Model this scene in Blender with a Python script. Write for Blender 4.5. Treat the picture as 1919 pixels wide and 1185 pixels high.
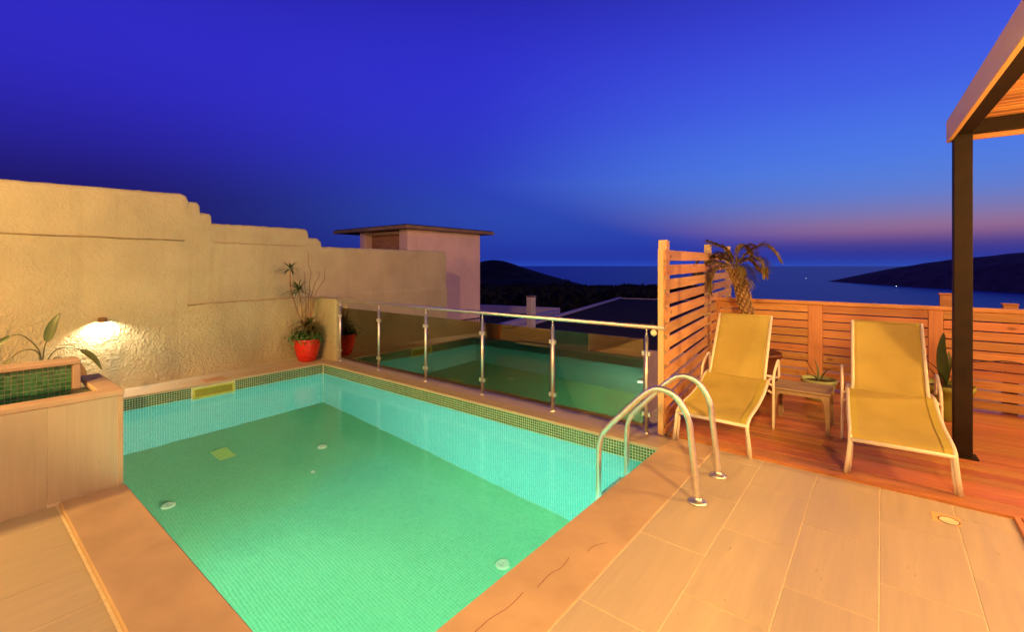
import bpy, bmesh, math, random
from mathutils import Vector, Matrix, noise
import numpy as np
random.seed(7)
SC = bpy.context.scene
for o in list(bpy.data.objects): bpy.data.objects.remove(o)
COL = SC.collection

# ------------------------------------------------------------------ camera
YAW = math.atan(695 / 866)                       # the pool's long side runs along X, the tile joints along Y
cd = bpy.data.cameras.new('camera'); cam = bpy.data.objects.new('camera', cd); COL.objects.link(cam)
cam.location = (0, 0, 1.55); cam.rotation_euler = (math.pi / 2, 0, YAW)
cd.sensor_width = 36; cd.lens = 866 / 1919 * 36; cd.shift_y = -94.5 / 1919
cd.clip_start = .05; cd.clip_end = 120000
SC.camera = cam
FWD = Vector((-math.sin(YAW), math.cos(YAW), 0)); RGT = Vector((math.cos(YAW), math.sin(YAW), 0))

# ------------------------------------------------------------------ dusk sky
W = bpy.data.worlds.new('World'); SC.world = W; W.use_nodes = True
nt = W.node_tree; nt.nodes.clear()
def srgb(r, g, b):
    f = lambda c: (c / 255 / 12.92) if c / 255 <= .04045 else ((c / 255 + .055) / 1.055) ** 2.4
    return (f(r), f(g), f(b), 1)
def N(tree, t, **kw):
    n = tree.nodes.new(t)
    for k, v in kw.items(): setattr(n, k, v)
    return n
def math_node(tree, op, a, b=None, clamp=False):
    n = N(tree, 'ShaderNodeMath', operation=op, use_clamp=clamp)
    for i, v in enumerate((a, b)):
        if v is None: continue
        if isinstance(v, (int, float)): n.inputs[i].default_value = v
        else: tree.links.new(v, n.inputs[i])
    return n.outputs[0]
def ramp(tree, fac, stops, mode='LINEAR'):
    n = N(tree, 'ShaderNodeValToRGB'); n.color_ramp.interpolation = mode
    e = n.color_ramp.elements
    while len(e) < len(stops): e.new(.5)
    for i, (p, c) in enumerate(stops): e[i].position = p; e[i].color = c
    tree.links.new(fac, n.inputs[0]); return n.outputs[0]
def mixc(tree, fac, a, b, mode='MIX'):
    n = N(tree, 'ShaderNodeMix', data_type='RGBA', blend_type=mode)
    for s, v in ((0, fac), (6, a), (7, b)):
        if isinstance(v, (int, float)): n.inputs[s].default_value = v
        elif isinstance(v, tuple): n.inputs[s].default_value = v
        else: tree.links.new(v, n.inputs[s])
    return n.outputs[2]
def maprange(t, v, a, b, c=0, d=1):
    n = N(t, 'ShaderNodeMapRange'); t.links.new(v, n.inputs[0])
    for i, x in enumerate((a, b, c, d)): n.inputs[i + 1].default_value = x
    return n.outputs[0]
tc = N(nt, 'ShaderNodeTexCoord')
nrm = N(nt, 'ShaderNodeVectorMath', operation='NORMALIZE'); nt.links.new(tc.outputs['Generated'], nrm.inputs[0])
sx = N(nt, 'ShaderNodeSeparateXYZ'); nt.links.new(nrm.outputs[0], sx.inputs[0])
elev = math_node(nt, 'DIVIDE', math_node(nt, 'ARCSINE', sx.outputs[2]), math.radians(90), True)      # 0 horizon .. 1 zenith
ga = math.radians(55); G = RGT * math.sin(ga) + FWD * math.cos(ga)                                       # where the sun went down
flat = N(nt, 'ShaderNodeVectorMath', operation='MULTIPLY'); nt.links.new(nrm.outputs[0], flat.inputs[0]); flat.inputs[1].default_value = (1, 1, 0)
fl2 = N(nt, 'ShaderNodeVectorMath', operation='NORMALIZE'); nt.links.new(flat.outputs[0], fl2.inputs[0])
dt = N(nt, 'ShaderNodeVectorMath', operation='DOT_PRODUCT'); nt.links.new(fl2.outputs[0], dt.inputs[0]); dt.inputs[1].default_value = tuple(G)
t = dt.outputs['Value']
D = lambda d: d / 90
west = ramp(nt, elev, [(0, srgb(46, 76, 178)), (D(.35), srgb(44, 66, 168)), (D(1.0), srgb(40, 51, 148)), (D(2.3), srgb(70, 60, 140)), (D(3.5), srgb(155, 106, 140)), (D(5.0), srgb(125, 118, 172)), (D(7.2), srgb(90, 125, 212)),
                       (D(11), srgb(76, 124, 230)), (D(17), srgb(66, 95, 230)), (D(26), srgb(54, 60, 212)), (D(38), srgb(26, 26, 105)), (D(52), srgb(14, 14, 62)), (1, srgb(8, 8, 34))], 'B_SPLINE')
mid = ramp(nt, elev, [(0, srgb(40, 74, 186)), (D(.35), srgb(38, 65, 176)), (D(1.0), srgb(33, 51, 158)), (D(3), srgb(38, 62, 172)), (D(6), srgb(45, 75, 178)), (D(11), srgb(44, 62, 190)),
                      (D(18), srgb(48, 52, 202)), (D(27), srgb(47, 46, 205)), (D(38), srgb(24, 21, 100)), (D(52), srgb(13, 12, 58)), (1, srgb(8, 8, 34))], 'B_SPLINE')
east = ramp(nt, elev, [(0, srgb(26, 22, 76)), (D(7), srgb(31, 26, 100)), (D(11), srgb(38, 33, 145)), (D(17), srgb(48, 41, 192)), (D(26), srgb(48, 44, 200)),
                       (D(38), srgb(22, 19, 85)), (D(52), srgb(12, 11, 50)), (1, srgb(8, 8, 34))], 'B_SPLINE')
mr = N(nt, 'ShaderNodeMapRange', interpolation_type='SMOOTHSTEP'); nt.links.new(t, mr.inputs[0]); mr.inputs[1].default_value = -.15; mr.inputs[2].default_value = .66
mr2 = N(nt, 'ShaderNodeMapRange', interpolation_type='SMOOTHSTEP'); nt.links.new(t, mr2.inputs[0]); low = maprange(nt, elev, D(3), D(10), .77, .45); nt.links.new(low, mr2.inputs[1]); mr2.inputs[2].default_value = 1.0
sky = mixc(nt, mr2.outputs[0], mixc(nt, mr.outputs[0], east, mid), west)
nish = N(nt, 'ShaderNodeTexSky', sky_type='NISHITA'); nish.sun_disc = False; nish.sun_elevation = math.radians(-4); nish.sun_rotation = math.atan2(G.x, G.y)
bg = N(nt, 'ShaderNodeBackground'); nt.links.new(sky, bg.inputs[0]); bg.inputs[1].default_value = 1.0
bg2 = N(nt, 'ShaderNodeBackground'); nt.links.new(nish.outputs[0], bg2.inputs[0]); bg2.inputs[1].default_value = .02
ads = N(nt, 'ShaderNodeAddShader'); nt.links.new(bg.outputs[0], ads.inputs[0]); nt.links.new(bg2.outputs[0], ads.inputs[1])
ow = N(nt, 'ShaderNodeOutputWorld'); nt.links.new(ads.outputs[0], ow.inputs[0])

vs = SC.view_settings; vs.view_transform = 'Standard'; vs.look = 'None'; vs.exposure = 0; vs.gamma = 1; vs.use_curve_mapping = False
cy = SC.cycles
cy.use_denoising = True; cy.denoising_prefilter = 'ACCURATE'; cy.use_adaptive_sampling = False; cy.max_bounces = 10; cy.diffuse_bounces = 4; cy.glossy_bounces = 5; cy.transmission_bounces = 8; cy.transparent_max_bounces = 10
cy.caustics_reflective = False; cy.caustics_refractive = True; cy.sample_clamp_indirect = 4; cy.blur_glossy = 1.0

LAMP = (1.0, .56, .155)          # the house lamps' warm light
POWER = dict(pergola=225, pergola_fill=205, house=270, house_far=540, wall=40, pool=450, fill=4700, fill_side=3700)

# ------------------------------------------------------------------ materials
def new_mat(name):
    m = bpy.data.materials.new(name); m.use_nodes = True
    return m, m.node_tree, m.node_tree.nodes['Principled BSDF']
def coords(t, scale=(1, 1, 1), rnd=True):
    tc = N(t, 'ShaderNodeTexCoord'); mp = N(t, 'ShaderNodeMapping'); t.links.new(tc.outputs['Object'], mp.inputs[0])
    mp.inputs['Scale'].default_value = scale
    if not rnd: return mp.outputs[0]
    oi = N(t, 'ShaderNodeObjectInfo'); s = N(t, 'ShaderNodeVectorMath', operation='SCALE'); s.inputs[0].default_value = (37, 61, 83); t.links.new(oi.outputs['Random'], s.inputs['Scale'])
    a = N(t, 'ShaderNodeVectorMath', operation='ADD'); t.links.new(mp.outputs[0], a.inputs[0]); t.links.new(s.outputs[0], a.inputs[1])
    return a.outputs[0]
def noise_tex(t, vec, scale, detail=4, rough=.55, dist=0):
    n = N(t, 'ShaderNodeTexNoise'); n.inputs['Scale'].default_value = scale; n.inputs['Detail'].default_value = detail; n.inputs['Roughness'].default_value = rough; n.inputs['Distortion'].default_value = dist
    t.links.new(vec, n.inputs['Vector']); return n.outputs['Fac']
def bump(t, bs, h, strength=.3, dist=.01):
    b = N(t, 'ShaderNodeBump'); b.inputs['Strength'].default_value = strength; b.inputs['Distance'].default_value = dist
    t.links.new(h, b.inputs['Height']); t.links.new(b.outputs[0], bs.inputs['Normal'])
def plain(name, c, rough=.5, metal=0, var=.12, scale=8, bmp=0, spec=.5):
    m, t, bs = new_mat(name); v = coords(t)
    n = noise_tex(t, v, scale, 5)
    lo = tuple(x * (1 - var) for x in c) + (1,); hi = tuple(min(1, x * (1 + var)) for x in c) + (1,)
    t.links.new(mixc(t, maprange(t, n, .3, .7), lo, hi), bs.inputs['Base Color'])
    t.links.new(maprange(t, n, .3, .7, max(.02, rough - .07), rough + .07), bs.inputs['Roughness'])
    bs.inputs['Metallic'].default_value = metal; bs.inputs['Specular IOR Level'].default_value = spec
    if bmp: bump(t, bs, noise_tex(t, v, scale * 6, 4), bmp, .004)
    return m
def wood(name, c1, c2, axis, rough=.5, knot=True, rnd_hue=.35):
    m, t, bs = new_mat(name)
    sc = [16, 16, 16]; sc[axis] = .9
    v = coords(t, tuple(sc)); v2 = coords(t, tuple(x * 3.5 for x in sc))
    g = noise_tex(t, v, 1.0, 6, .6, 1.2); g2 = noise_tex(t, v2, 1.6, 3)
    fac = maprange(t, math_node(t, 'ADD', math_node(t, 'MULTIPLY', g, .7), math_node(t, 'MULTIPLY', g2, .3)), .33, .67)
    col = mixc(t, fac, c1 + (1,), c2 + (1,))
    oi = N(t, 'ShaderNodeObjectInfo')
    hs = N(t, 'ShaderNodeHueSaturation'); t.links.new(col, hs.inputs['Color'])
    t.links.new(maprange(t, oi.outputs['Random'], 0, 1, 1 - rnd_hue * .6, 1 + rnd_hue * .5), hs.inputs['Value'])
    r2 = math_node(t, 'FRACT', math_node(t, 'MULTIPLY', oi.outputs['Random'], 17.3))
    t.links.new(maprange(t, r2, 0, 1, .487, .512), hs.inputs['Hue']); col = hs.outputs[0]
    if knot:
        ks = [7, 7, 7]; ks[axis] = 3.2
        vo = N(t, 'ShaderNodeTexVoronoi'); vo.inputs['Scale'].default_value = 1.0; t.links.new(coords(t, tuple(ks)), vo.inputs['Vector'])
        sep = N(t, 'ShaderNodeSeparateColor'); t.links.new(vo.outputs['Color'], sep.inputs[0])
        rare = math_node(t, 'GREATER_THAN', sep.outputs[0], .72)
        k = math_node(t, 'MULTIPLY', maprange(t, vo.outputs['Distance'], .06, .17, 1, 0), rare)
        k = math_node(t, 'MULTIPLY', k, .8, True)
        col = mixc(t, k, col, (c1[0] * .35, c1[1] * .28, c1[2] * .25, 1))
    t.links.new(col, bs.inputs['Base Color'])
    t.links.new(maprange(t, g2, .3, .7, rough - .1, rough + .1), bs.inputs['Roughness'])
    bump(t, bs, fac, .18, .003)
    return m
def stucco(name, c, strength=.9, dots=True):
    m, t, bs = new_mat(name); v = coords(t, rnd=False)
    big = noise_tex(t, v, 1.3, 5, .6); med = noise_tex(t, v, 9, 5)
    col = mixc(t, maprange(t, big, .3, .7), tuple(x * .84 for x in c) + (1,), tuple(min(1, x * 1.1) for x in c) + (1,))
    # rain streaks and patches of older paint
    st = noise_tex(t, coords(t, (7, 7, .7), False), 1.0, 4)
    col = mixc(t, maprange(t, st, .55, .78, 0, .28), col, tuple(x * .6 for x in c) + (1,))
    if dots:
        vo = N(t, 'ShaderNodeTexVoronoi'); vo.inputs['Scale'].default_value = 2.6; t.links.new(coords(t, (1, 1, 1.6), False), vo.inputs['Vector'])
        sep = N(t, 'ShaderNodeSeparateColor'); t.links.new(vo.outputs['Color'], sep.inputs[0])
        k = math_node(t, 'MULTIPLY', maprange(t, vo.outputs['Distance'], .025, .06, 1, 0), math_node(t, 'GREATER_THAN', sep.outputs[1], .8))
        col = mixc(t, math_node(t, 'MULTIPLY', k, .7, True), col, (.12, .08, .05, 1))
    t.links.new(col, bs.inputs['Base Color']); bs.inputs['Roughness'].default_value = .82; bs.inputs['Specular IOR Level'].default_value = .25
    f1 = noise_tex(t, v, 24, 2, .45, .9); f2 = noise_tex(t, v, 7, 3, .5, .4)
    h = math_node(t, 'ADD', math_node(t, 'MULTIPLY', maprange(t, f1, .35, .68), .65), math_node(t, 'MULTIPLY', f2, .8))
    zc = N(t, 'ShaderNodeSeparateXYZ'); t.links.new(v, zc.inputs[0])
    h = math_node(t, 'MULTIPLY', h, maprange(t, math_node(t, 'ADD', zc.outputs[2], math_node(t, 'MULTIPLY', big, .5)), 1.0, 1.5, 2.3, .65))   # the lower coat is rougher
    bump(t, bs, h, strength, .017)
    return m
def tile_mat(name, c, axis, rough=.42):
    m, t, bs = new_mat(name)
    sc = [26, 26, 26]; sc[axis] = 1.6
    v = coords(t, tuple(sc)); g = noise_tex(t, v, 1.0, 6, .65, .4)
    sc2 = [60, 60, 60]; sc2[axis] = 9
    p = noise_tex(t, coords(t, tuple(sc2)), 1.0, 3, .5)
    big = noise_tex(t, coords(t), 1.7, 3)
    col = mixc(t, maprange(t, g, .25, .75), tuple(x * .88 for x in c) + (1,), tuple(min(1, x * 1.09) for x in c) + (1,))
    col = mixc(t, maprange(t, big, .3, .7, 0, .3), col, tuple(x * .8 for x in c) + (1,))
    pit = math_node(t, 'MULTIPLY', maprange(t, p, .68, .76), maprange(t, g, .5, .62), True)
    col = mixc(t, math_node(t, 'MULTIPLY', pit, .62), col, tuple(x * .3 for x in c) + (1,))
    t.links.new(col, bs.inputs['Base Color']); t.links.new(maprange(t, g, .3, .7, rough - .08, rough + .12), bs.inputs['Roughness'])
    h = math_node(t, 'SUBTRACT', g, math_node(t, 'MULTIPLY', pit, 1.2)); bump(t, bs, h, .09, .003)
    return m
def mosaic_mat(name, c1, c2, rough=.12):
    m, t, bs = new_mat(name)
    ge = N(t, 'ShaderNodeNewGeometry'); r = ge.outputs['Random Per Island']
    oi = N(t, 'ShaderNodeObjectInfo'); r = math_node(t, 'FRACT', math_node(t, 'ADD', r, oi.outputs['Random']))
    v = coords(t, rnd=False)
    col = mixc(t, r, c1 + (1,), c2 + (1,))
    col = mixc(t, maprange(t, noise_tex(t, v, 2.2, 4), .35, .7, 0, .25), col, tuple(x * 1.3 for x in c2) + (1,))
    t.links.new(col, bs.inputs['Base Color']); bs.inputs['Roughness'].default_value = rough
    bump(t, bs, noise_tex(t, v, 60, 2), .08, .002)
    return m
def emit(name, c, s):
    m, t, bs = new_mat(name)
    bs.inputs['Base Color'].default_value = (.8, .8, .8, 1); bs.inputs['Emission Color'].default_value = c + (1,); bs.inputs['Emission Strength'].default_value = s
    return m
M = {}
M['stucco'] = stucco('stucco', (.445, .385, .24), .44)
M['joint'] = plain('brown_joint', (.30, .21, .11), .9, 0, .3, 6, .4)
M['stucco_pale'] = stucco('stucco_pale', (.78, .66, .52), .4, False)
M['tile'] = tile_mat('porcelain_tile', (.52, .435, .31), 1)
M['tile_wall'] = tile_mat('porcelain_cladding', (.50, .415, .29), 2)
M['coping'] = tile_mat('sandstone', (.50, .385, .26), 1, .5)
M['coping_x'] = tile_mat('sandstone_long', (.50, .385, .26), 0, .5)
M['coping_smooth'] = plain('cast_stone', (.52, .37, .24), .66, 0, .14, 3.0, .2, .35)
M['grout'] = plain('grout', (.74, .64, .50), .8, 0, .12, 30)
M['pool_grout'] = plain('pool_grout', (.66, .72, .58), .6, 0, .10, 20)
M['floor_grout'] = plain('floor_grout', (.19, .44, .24), .6, 0, .10, 20)
M['mosaic'] = mosaic_mat('mosaic_green', (.016, .085, .035), (.05, .17, .08))
M['mosaic_trough'] = mosaic_mat('mosaic_trough', (.02, .10, .03), (.07, .24, .09), .1)
M['mosaic_wall'] = mosaic_mat('mosaic_wall', (.055, .48, .46), (.10, .56, .54), .2)
M['mosaic_floor'] = mosaic_mat('mosaic_floor', (.082, .315, .135), (.116, .365, .165), .3)
M['fence'] = wood('cedar_x', (.50, .205, .065), (.72, .37, .14), 0)
M['fence_y'] = wood('cedar_y', (.50, .22, .08), (.70, .38, .16), 1)
M['fence_z'] = wood('cedar_z', (.58, .25, .085), (.70, .36, .14), 2, knot=False, rnd_hue=.15)
M['post_z'] = wood('cedar_post', (.60, .36, .15), (.74, .50, .24), 2, knot=False, rnd_hue=.15)
M['deck'] = wood('deck_board', (.36, .125, .040), (.54, .235, .082), 0, .42, True, .3)
M['deck_y'] = wood('deck_edge', (.50, .19, .06), (.66, .29, .10), 1, .42, True, .2)
M['ceiling'] = wood('ceiling_board', (.46, .17, .055), (.72, .37, .15), 0, .5, True, .6)
M['fascia'] = wood('fascia_board', (.76, .43, .15), (.86, .52, .22), 1, .5, False, .2)
M['steel'] = plain('brushed_steel', (.90, .86, .76), .42, 1, .06, 30)
M['dark_steel'] = plain('brown_steel', (.020, .011, .006), .62, 0, .35, 9, .1, .2)
M['frame'] = plain('cream_metal', (.84, .76, .60), .4, 0, .06, 12)
M['table'] = plain('taupe_plastic', (.33, .235, .14), .6, 0, .06, 20, .05, .2)
M['red'] = plain('red_glaze', (.62, .022, .010), .28, 0, .14, 5)
M['terracotta'] = plain('terracotta', (.48, .16, .06), .7, 0, .15, 9, .1)
M['sage'] = plain('sage_plastic', (.36, .42, .19), .5, 0, .12, 6)
M['olive'] = plain('olive_plastic', (.27, .29, .04), .45, 0, .15, 6)
M['brown_pot'] = plain('brown_pot', (.17, .055, .025), .5, 0, .2, 6)
M['soil'] = plain('soil', (.05, .03, .018), .95, 0, .4, 40, .6)
M['black'] = plain('black_metal', (.02, .018, .016), .4, 0, .3, 20)
M['white'] = plain('white_plastic', (.78, .78, .50), .35, 0, .05, 20)
M['skimmer'] = plain('skimmer_plastic', (.50, .55, .12), .35, 0, .08, 20)
M['skimmer_lid'] = plain('skimmer_lid', (.45, .24, .12), .5, 0, .1, 20)
M['bark'] = plain('palm_bark', (.20, .115, .05), .9, 0, .45, 22, .8)
M['palm_stub'] = plain('palm_stub', (.46, .29, .10), .8, 0, .3, 25, .4)
M['twig'] = plain('dry_twig', (.22, .115, .06), .8, 0, .3, 20, .3)
def leaf_mat(name, c, rough=.4):
    m, t, bs = new_mat(name); ge = N(t, 'ShaderNodeNewGeometry'); v = coords(t)
    f = math_node(t, 'ADD', math_node(t, 'MULTIPLY', ge.outputs['Random Per Island'], .6), math_node(t, 'MULTIPLY', noise_tex(t, v, 9, 4), .5))
    t.links.new(mixc(t, maprange(t, f, .15, .95), tuple(x * .55 for x in c) + (1,), tuple(x * 1.5 for x in c) + (1,)), bs.inputs['Base Color'])
    bs.inputs['Roughness'].default_value = rough
    return m
M['leaf'] = leaf_mat('green_leaf', (.05, .085, .022)); M['leaf_dull'] = leaf_mat('dull_leaf', (.10, .10, .03)); M['frond'] = leaf_mat('palm_frond', (.22, .16, .055), .6)
M['ivy'] = leaf_mat('ivy_leaf', (.035, .095, .016)); M['dry_leaf'] = leaf_mat('dry_leaf', (.16, .08, .035), .7); M['leaf_agave'] = leaf_mat('grey_green_leaf', (.13, .14, .045))
M['tree'] = leaf_mat('dark_foliage', (.04, .04, .012), .95); M['scrub'] = plain('scrub', (.10, .068, .028), .95, 0, .5, .06, 0, .1)
M['hill'] = plain('hill_scrub', (.34, .19, .10), 1, 0, .35, .02)
M['roofing'] = plain('bitumen_roof', (.045, .027, .009), .95, 0, .3, 1.2, 0, .15)
M['parapet'] = plain('parapet_paint', (.66, .54, .52), .8, 0, .1, 3)
M['roof_slab'] = plain('roof_concrete', (.20, .13, .10), .85, 0, .2, 4, .3)
M['render_pink'] = stucco('render_pink', (.66, .46, .43), .35, False)
M['recess'] = plain('recess_wood', (.32, .16, .08), .7, 0, .2, 3)
M['bulb'] = emit('lamp_glass', (1, .80, .52), 60)
M['bulb_house'] = emit('lamp_globe', LAMP, 12)
M['boat_lamp'] = emit('boat_lamp', (1, .95, .85), 16)
M['boat'] = plain('boat_hull', (.6, .6, .6), .4)
# sling fabric
m, tt, bs = new_mat('sling_fabric'); v = coords(tt); wv = N(tt, 'ShaderNodeTexWave', wave_type='BANDS', bands_direction='X'); wv.inputs['Scale'].default_value = 90; tt.links.new(v, wv.inputs[0])
wz = N(tt, 'ShaderNodeTexWave', wave_type='BANDS', bands_direction='Y'); wz.inputs['Scale'].default_value = 90; tt.links.new(v, wz.inputs[0])
cl = mixc(tt, maprange(tt, noise_tex(tt, v, 3.5, 4), .3, .7), (.42, .335, .080, 1), (.51, .41, .105, 1)); tt.links.new(cl, bs.inputs['Base Color']); bs.inputs['Roughness'].default_value = .75
bump(tt, bs, math_node(tt, 'ADD', wv.outputs[1], wz.outputs[1]), .12, .001); M['sling'] = m
M['hem'] = plain('sling_hem', (.49, .41, .07), .7, 0, .08, 14, .1)
# pool water: a refracting surface
m, tt, bs = new_mat('pool_water'); tt.nodes.remove(bs)
gl = N(tt, 'ShaderNodeBsdfRefraction'); gl.inputs['IOR'].default_value = 1.333; gl.inputs['Roughness'].default_value = .025; gl.inputs['Color'].default_value = (.93, 1, .95, 1)
gg = N(tt, 'ShaderNodeBsdfGlossy'); gg.inputs['Roughness'].default_value = .14; ff = N(tt, 'ShaderNodeFresnel'); ff.inputs[0].default_value = 1.333; wm = N(tt, 'ShaderNodeMixShader')
b = N(tt, 'ShaderNodeBump'); b.inputs['Strength'].default_value = .05; b.inputs['Distance'].default_value = .03
tt.links.new(noise_tex(tt, coords(tt, rnd=False), 5, 2), b.inputs['Height']); tt.links.new(b.outputs[0], gl.inputs['Normal']); tt.links.new(b.outputs[0], gg.inputs['Normal'])
tt.links.new(ff.outputs[0], wm.inputs[0]); tt.links.new(gl.outputs[0], wm.inputs[1]); tt.links.new(gg.outputs[0], wm.inputs[2])
tt.links.new(wm.outputs[0], tt.nodes['Material Output'].inputs[0]); M['water'] = m
# bronze-tinted reflective balustrade glass
m, tt, bs = new_mat('tinted_glass'); tt.nodes.remove(bs)
tr = N(tt, 'ShaderNodeBsdfTransparent'); tr.inputs[0].default_value = (.42, .34, .26, 1)
gs = N(tt, 'ShaderNodeBsdfGlossy'); gs.inputs['Roughness'].default_value = .0; gs.inputs['Color'].default_value = (.80, .72, .54, 1)
fr = N(tt, 'ShaderNodeFresnel'); fr.inputs[0].default_value = 1.75
mx = N(tt, 'ShaderNodeMixShader'); tt.links.new(maprange(tt, fr.outputs[0], 0, 1, .17, 1.0), mx.inputs[0]); tt.links.new(tr.outputs[0], mx.inputs[1]); tt.links.new(gs.outputs[0], mx.inputs[2])
tt.links.new(mx.outputs[0], tt.nodes['Material Output'].inputs[0]); M['glass'] = m
# sea
m, tt, bs = new_mat('sea_water'); v = coords(tt, (.02, .02, .02), False)
bs.inputs['Base Color'].default_value = (.012, .055, .40, 1); bs.inputs['Roughness'].default_value = .35; bs.inputs['Specular IOR Level'].default_value = .25; bs.inputs['IOR'].default_value = 1.333
b = N(tt, 'ShaderNodeBump'); b.inputs['Strength'].default_value = .55; b.inputs['Distance'].default_value = 6
tt.links.new(noise_tex(tt, v, 1.0, 6, .6), b.inputs['Height']); tt.links.new(b.outputs[0], bs.inputs['Normal']); M['sea'] = m

# ------------------------------------------------------------------ object helpers
def link(o, parent=None):
    COL.objects.link(o)
    if parent is not None: o.parent = parent
    return o
def tag(o, label=None, cat=None, group=None, kind=None):
    if label: o['label'] = label
    if cat: o['category'] = cat
    if group: o['group'] = group
    if kind: o['kind'] = kind
    return o
def thing(name, label, cat, loc=(0, 0, 0), rz=0, group=None):
    o = bpy.data.objects.new(name, None); o.empty_display_size = .1; o.location = loc; o.rotation_euler = (0, 0, rz)
    return tag(link(o), label, cat, group)
def structure(name, label=None):
    o = bpy.data.objects.new(name, None); return tag(link(o), label, None, None, 'structure')
class MB:
    def __init__(s): s.bm = bmesh.new()
    def box(s, x0, x1, y0, y1, z0, z1, b=0, mat=None):
        r = bmesh.ops.create_cube(s.bm, size=1)['verts']
        for v in r:
            v.co = Vector(((x0 + x1) / 2 + v.co.x * (x1 - x0), (y0 + y1) / 2 + v.co.y * (y1 - y0), (z0 + z1) / 2 + v.co.z * (z1 - z0)))
            if mat is not None: v.co = mat @ v.co
        if b:
            es = list({e for v in r for e in v.link_edges})
            bmesh.ops.bevel(s.bm, geom=es, offset=b, segments=1, affect='EDGES', profile=.5)
        return s
    def bar(s, p, q, w, h, b=0):
        p, q = Vector(p), Vector(q); d = q - p
        up = Vector((0, 0, 1)) if abs(d.normalized().z) < .95 else Vector((0, 1, 0))
        x = d.normalized(); y = up.cross(x).normalized(); z = x.cross(y)
        m = Matrix((x, y, z)).transposed().to_4x4(); m.translation = (p + q) / 2
        return s.box(-d.length / 2, d.length / 2, -w / 2, w / 2, -h / 2, h / 2, b, m)
    def tube(s, pts, r, seg=10, cap=True, flat=1.0, side=None):
        pts = [Vector(p) for p in pts]; n = len(pts)
        rs = r if isinstance(r, (list, tuple)) else [r] * n
        rings = []; prev = None
        for i, p in enumerate(pts):
            t = ((pts[min(i + 1, n - 1)] - p).normalized() + (p - pts[max(i - 1, 0)]).normalized()).normalized()
            if prev is None:
                a = Vector(side) if side else (Vector((0, 0, 1)) if abs(t.z) < .9 else Vector((1, 0, 0)))
            else: a = prev
            x = (a - t * a.dot(t)).normalized(); prev = x; y = t.cross(x)
            rings.append([s.bm.verts.new(p + x * math.cos(2 * math.pi * k / seg) * rs[i] + y * math.sin(2 * math.pi * k / seg) * rs[i] * flat) for k in range(seg)])
        for a, b_ in zip(rings, rings[1:]):
            for k in range(seg):
                f = s.bm.faces.new((a[k], a[(k + 1) % seg], b_[(k + 1) % seg], b_[k])); f.smooth = True
        if cap:
            s.bm.faces.new(rings[0][::-1]); s.bm.faces.new(rings[-1])
        return s
    def lathe(s, prof, c=(0, 0, 0), seg=28):
        c = Vector(c); rings = []
        for r, z in prof:
            if r < 1e-5: rings.append([s.bm.verts.new(c + Vector((0, 0, z)))])
            else: rings.append([s.bm.verts.new(c + Vector((r * math.cos(2 * math.pi * k / seg), r * math.sin(2 * math.pi * k / seg), z))) for k in range(seg)])
        for a, b_ in zip(rings, rings[1:]):
            for k in range(seg):
                k2 = (k + 1) % seg
                if len(a) == 1 and len(b_) == 1: continue
                if len(a) == 1: f = s.bm.faces.new((a[0], b_[k2], b_[k]))
                elif len(b_) == 1: f = s.bm.faces.new((a[k], a[k2], b_[0]))
                else: f = s.bm.faces.new((a[k], a[k2], b_[k2], b_[k]))
                f.smooth = True
        return s
    def blade(s, pts, wid, side=None, fold=.25, thick=.0012):
        """a leaf: a folded strip along pts; wid = list of half widths"""
        pts = [Vector(p) for p in pts]; n = len(pts); rows = []
        for i, p in enumerate(pts):
            t = (pts[min(i + 1, n - 1)] - pts[max(i - 1, 0)]).normalized()
            sd = Vector(side) if side else t.cross(Vector((0, 0, 1)))
            if sd.length < 1e-3: sd = Vector((1, 0, 0))
            sd = (sd - t * sd.dot(t)).normalized(); nn = sd.cross(t)
            w = wid[i]
            rows.append((s.bm.verts.new(p - sd * w + nn * w * fold), s.bm.verts.new(p), s.bm.verts.new(p + sd * w + nn * w * fold)))
        for a, b_ in zip(rows, rows[1:]):
            for k in range(2):
                f = s.bm.faces.new((a[k], a[k + 1], b_[k + 1], b_[k])); f.smooth = True
        return s
    def grid(s, fn, nu, nv):
        vv = [[s.bm.verts.new(fn(i / nu, j / nv)) for j in range(nv + 1)] for i in range(nu + 1)]
        for i in range(nu):
            for j in range(nv):
                f = s.bm.faces.new((vv[i][j], vv[i + 1][j], vv[i + 1][j + 1], vv[i][j + 1])); f.smooth = True
        return s
    def build(s, name, mat, parent=None, local=False, up=False):
        me = bpy.data.meshes.new(name); bmesh.ops.recalc_face_normals(s.bm, faces=s.bm.faces[:])
        if up:
            for f in s.bm.faces:
                f.normal_update()
                if f.normal.z < 0: f.normal_flip()
        s.bm.to_mesh(me); s.bm.free(); me.materials.append(M[mat] if isinstance(mat, str) else mat)
        if parent is not None and not local:
            off = Vector(parent.location)
            if parent.parent: off += Vector(parent.parent.location)
            me.transform(Matrix.Translation(-off))
        o = bpy.data.objects.new(name, me); return link(o, parent)
def copy_part(o, parent=None, loc=None):
    c = o.copy(); COL.objects.link(c)
    if parent is not None: c.parent = parent
    if loc is not None: c.location = loc
    for ch in o.children: copy_part(ch, c)
    return c
def cr(pts, n=6):
    """smooth curve through pts"""
    P = [Vector(p) for p in pts]; out = []
    for i in range(len(P) - 1):
        p0, p1, p2, p3 = P[max(i - 1, 0)], P[i], P[i + 1], P[min(i + 2, len(P) - 1)]
        for k in range(n):
            t = k / n
            out.append(.5 * ((2 * p1) + (-p0 + p2) * t + (2 * p0 - 5 * p1 + 4 * p2 - p3) * t * t + (-p0 + 3 * p1 - 3 * p2 + p3) * t ** 3))
    out.append(P[-1]); return out
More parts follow.
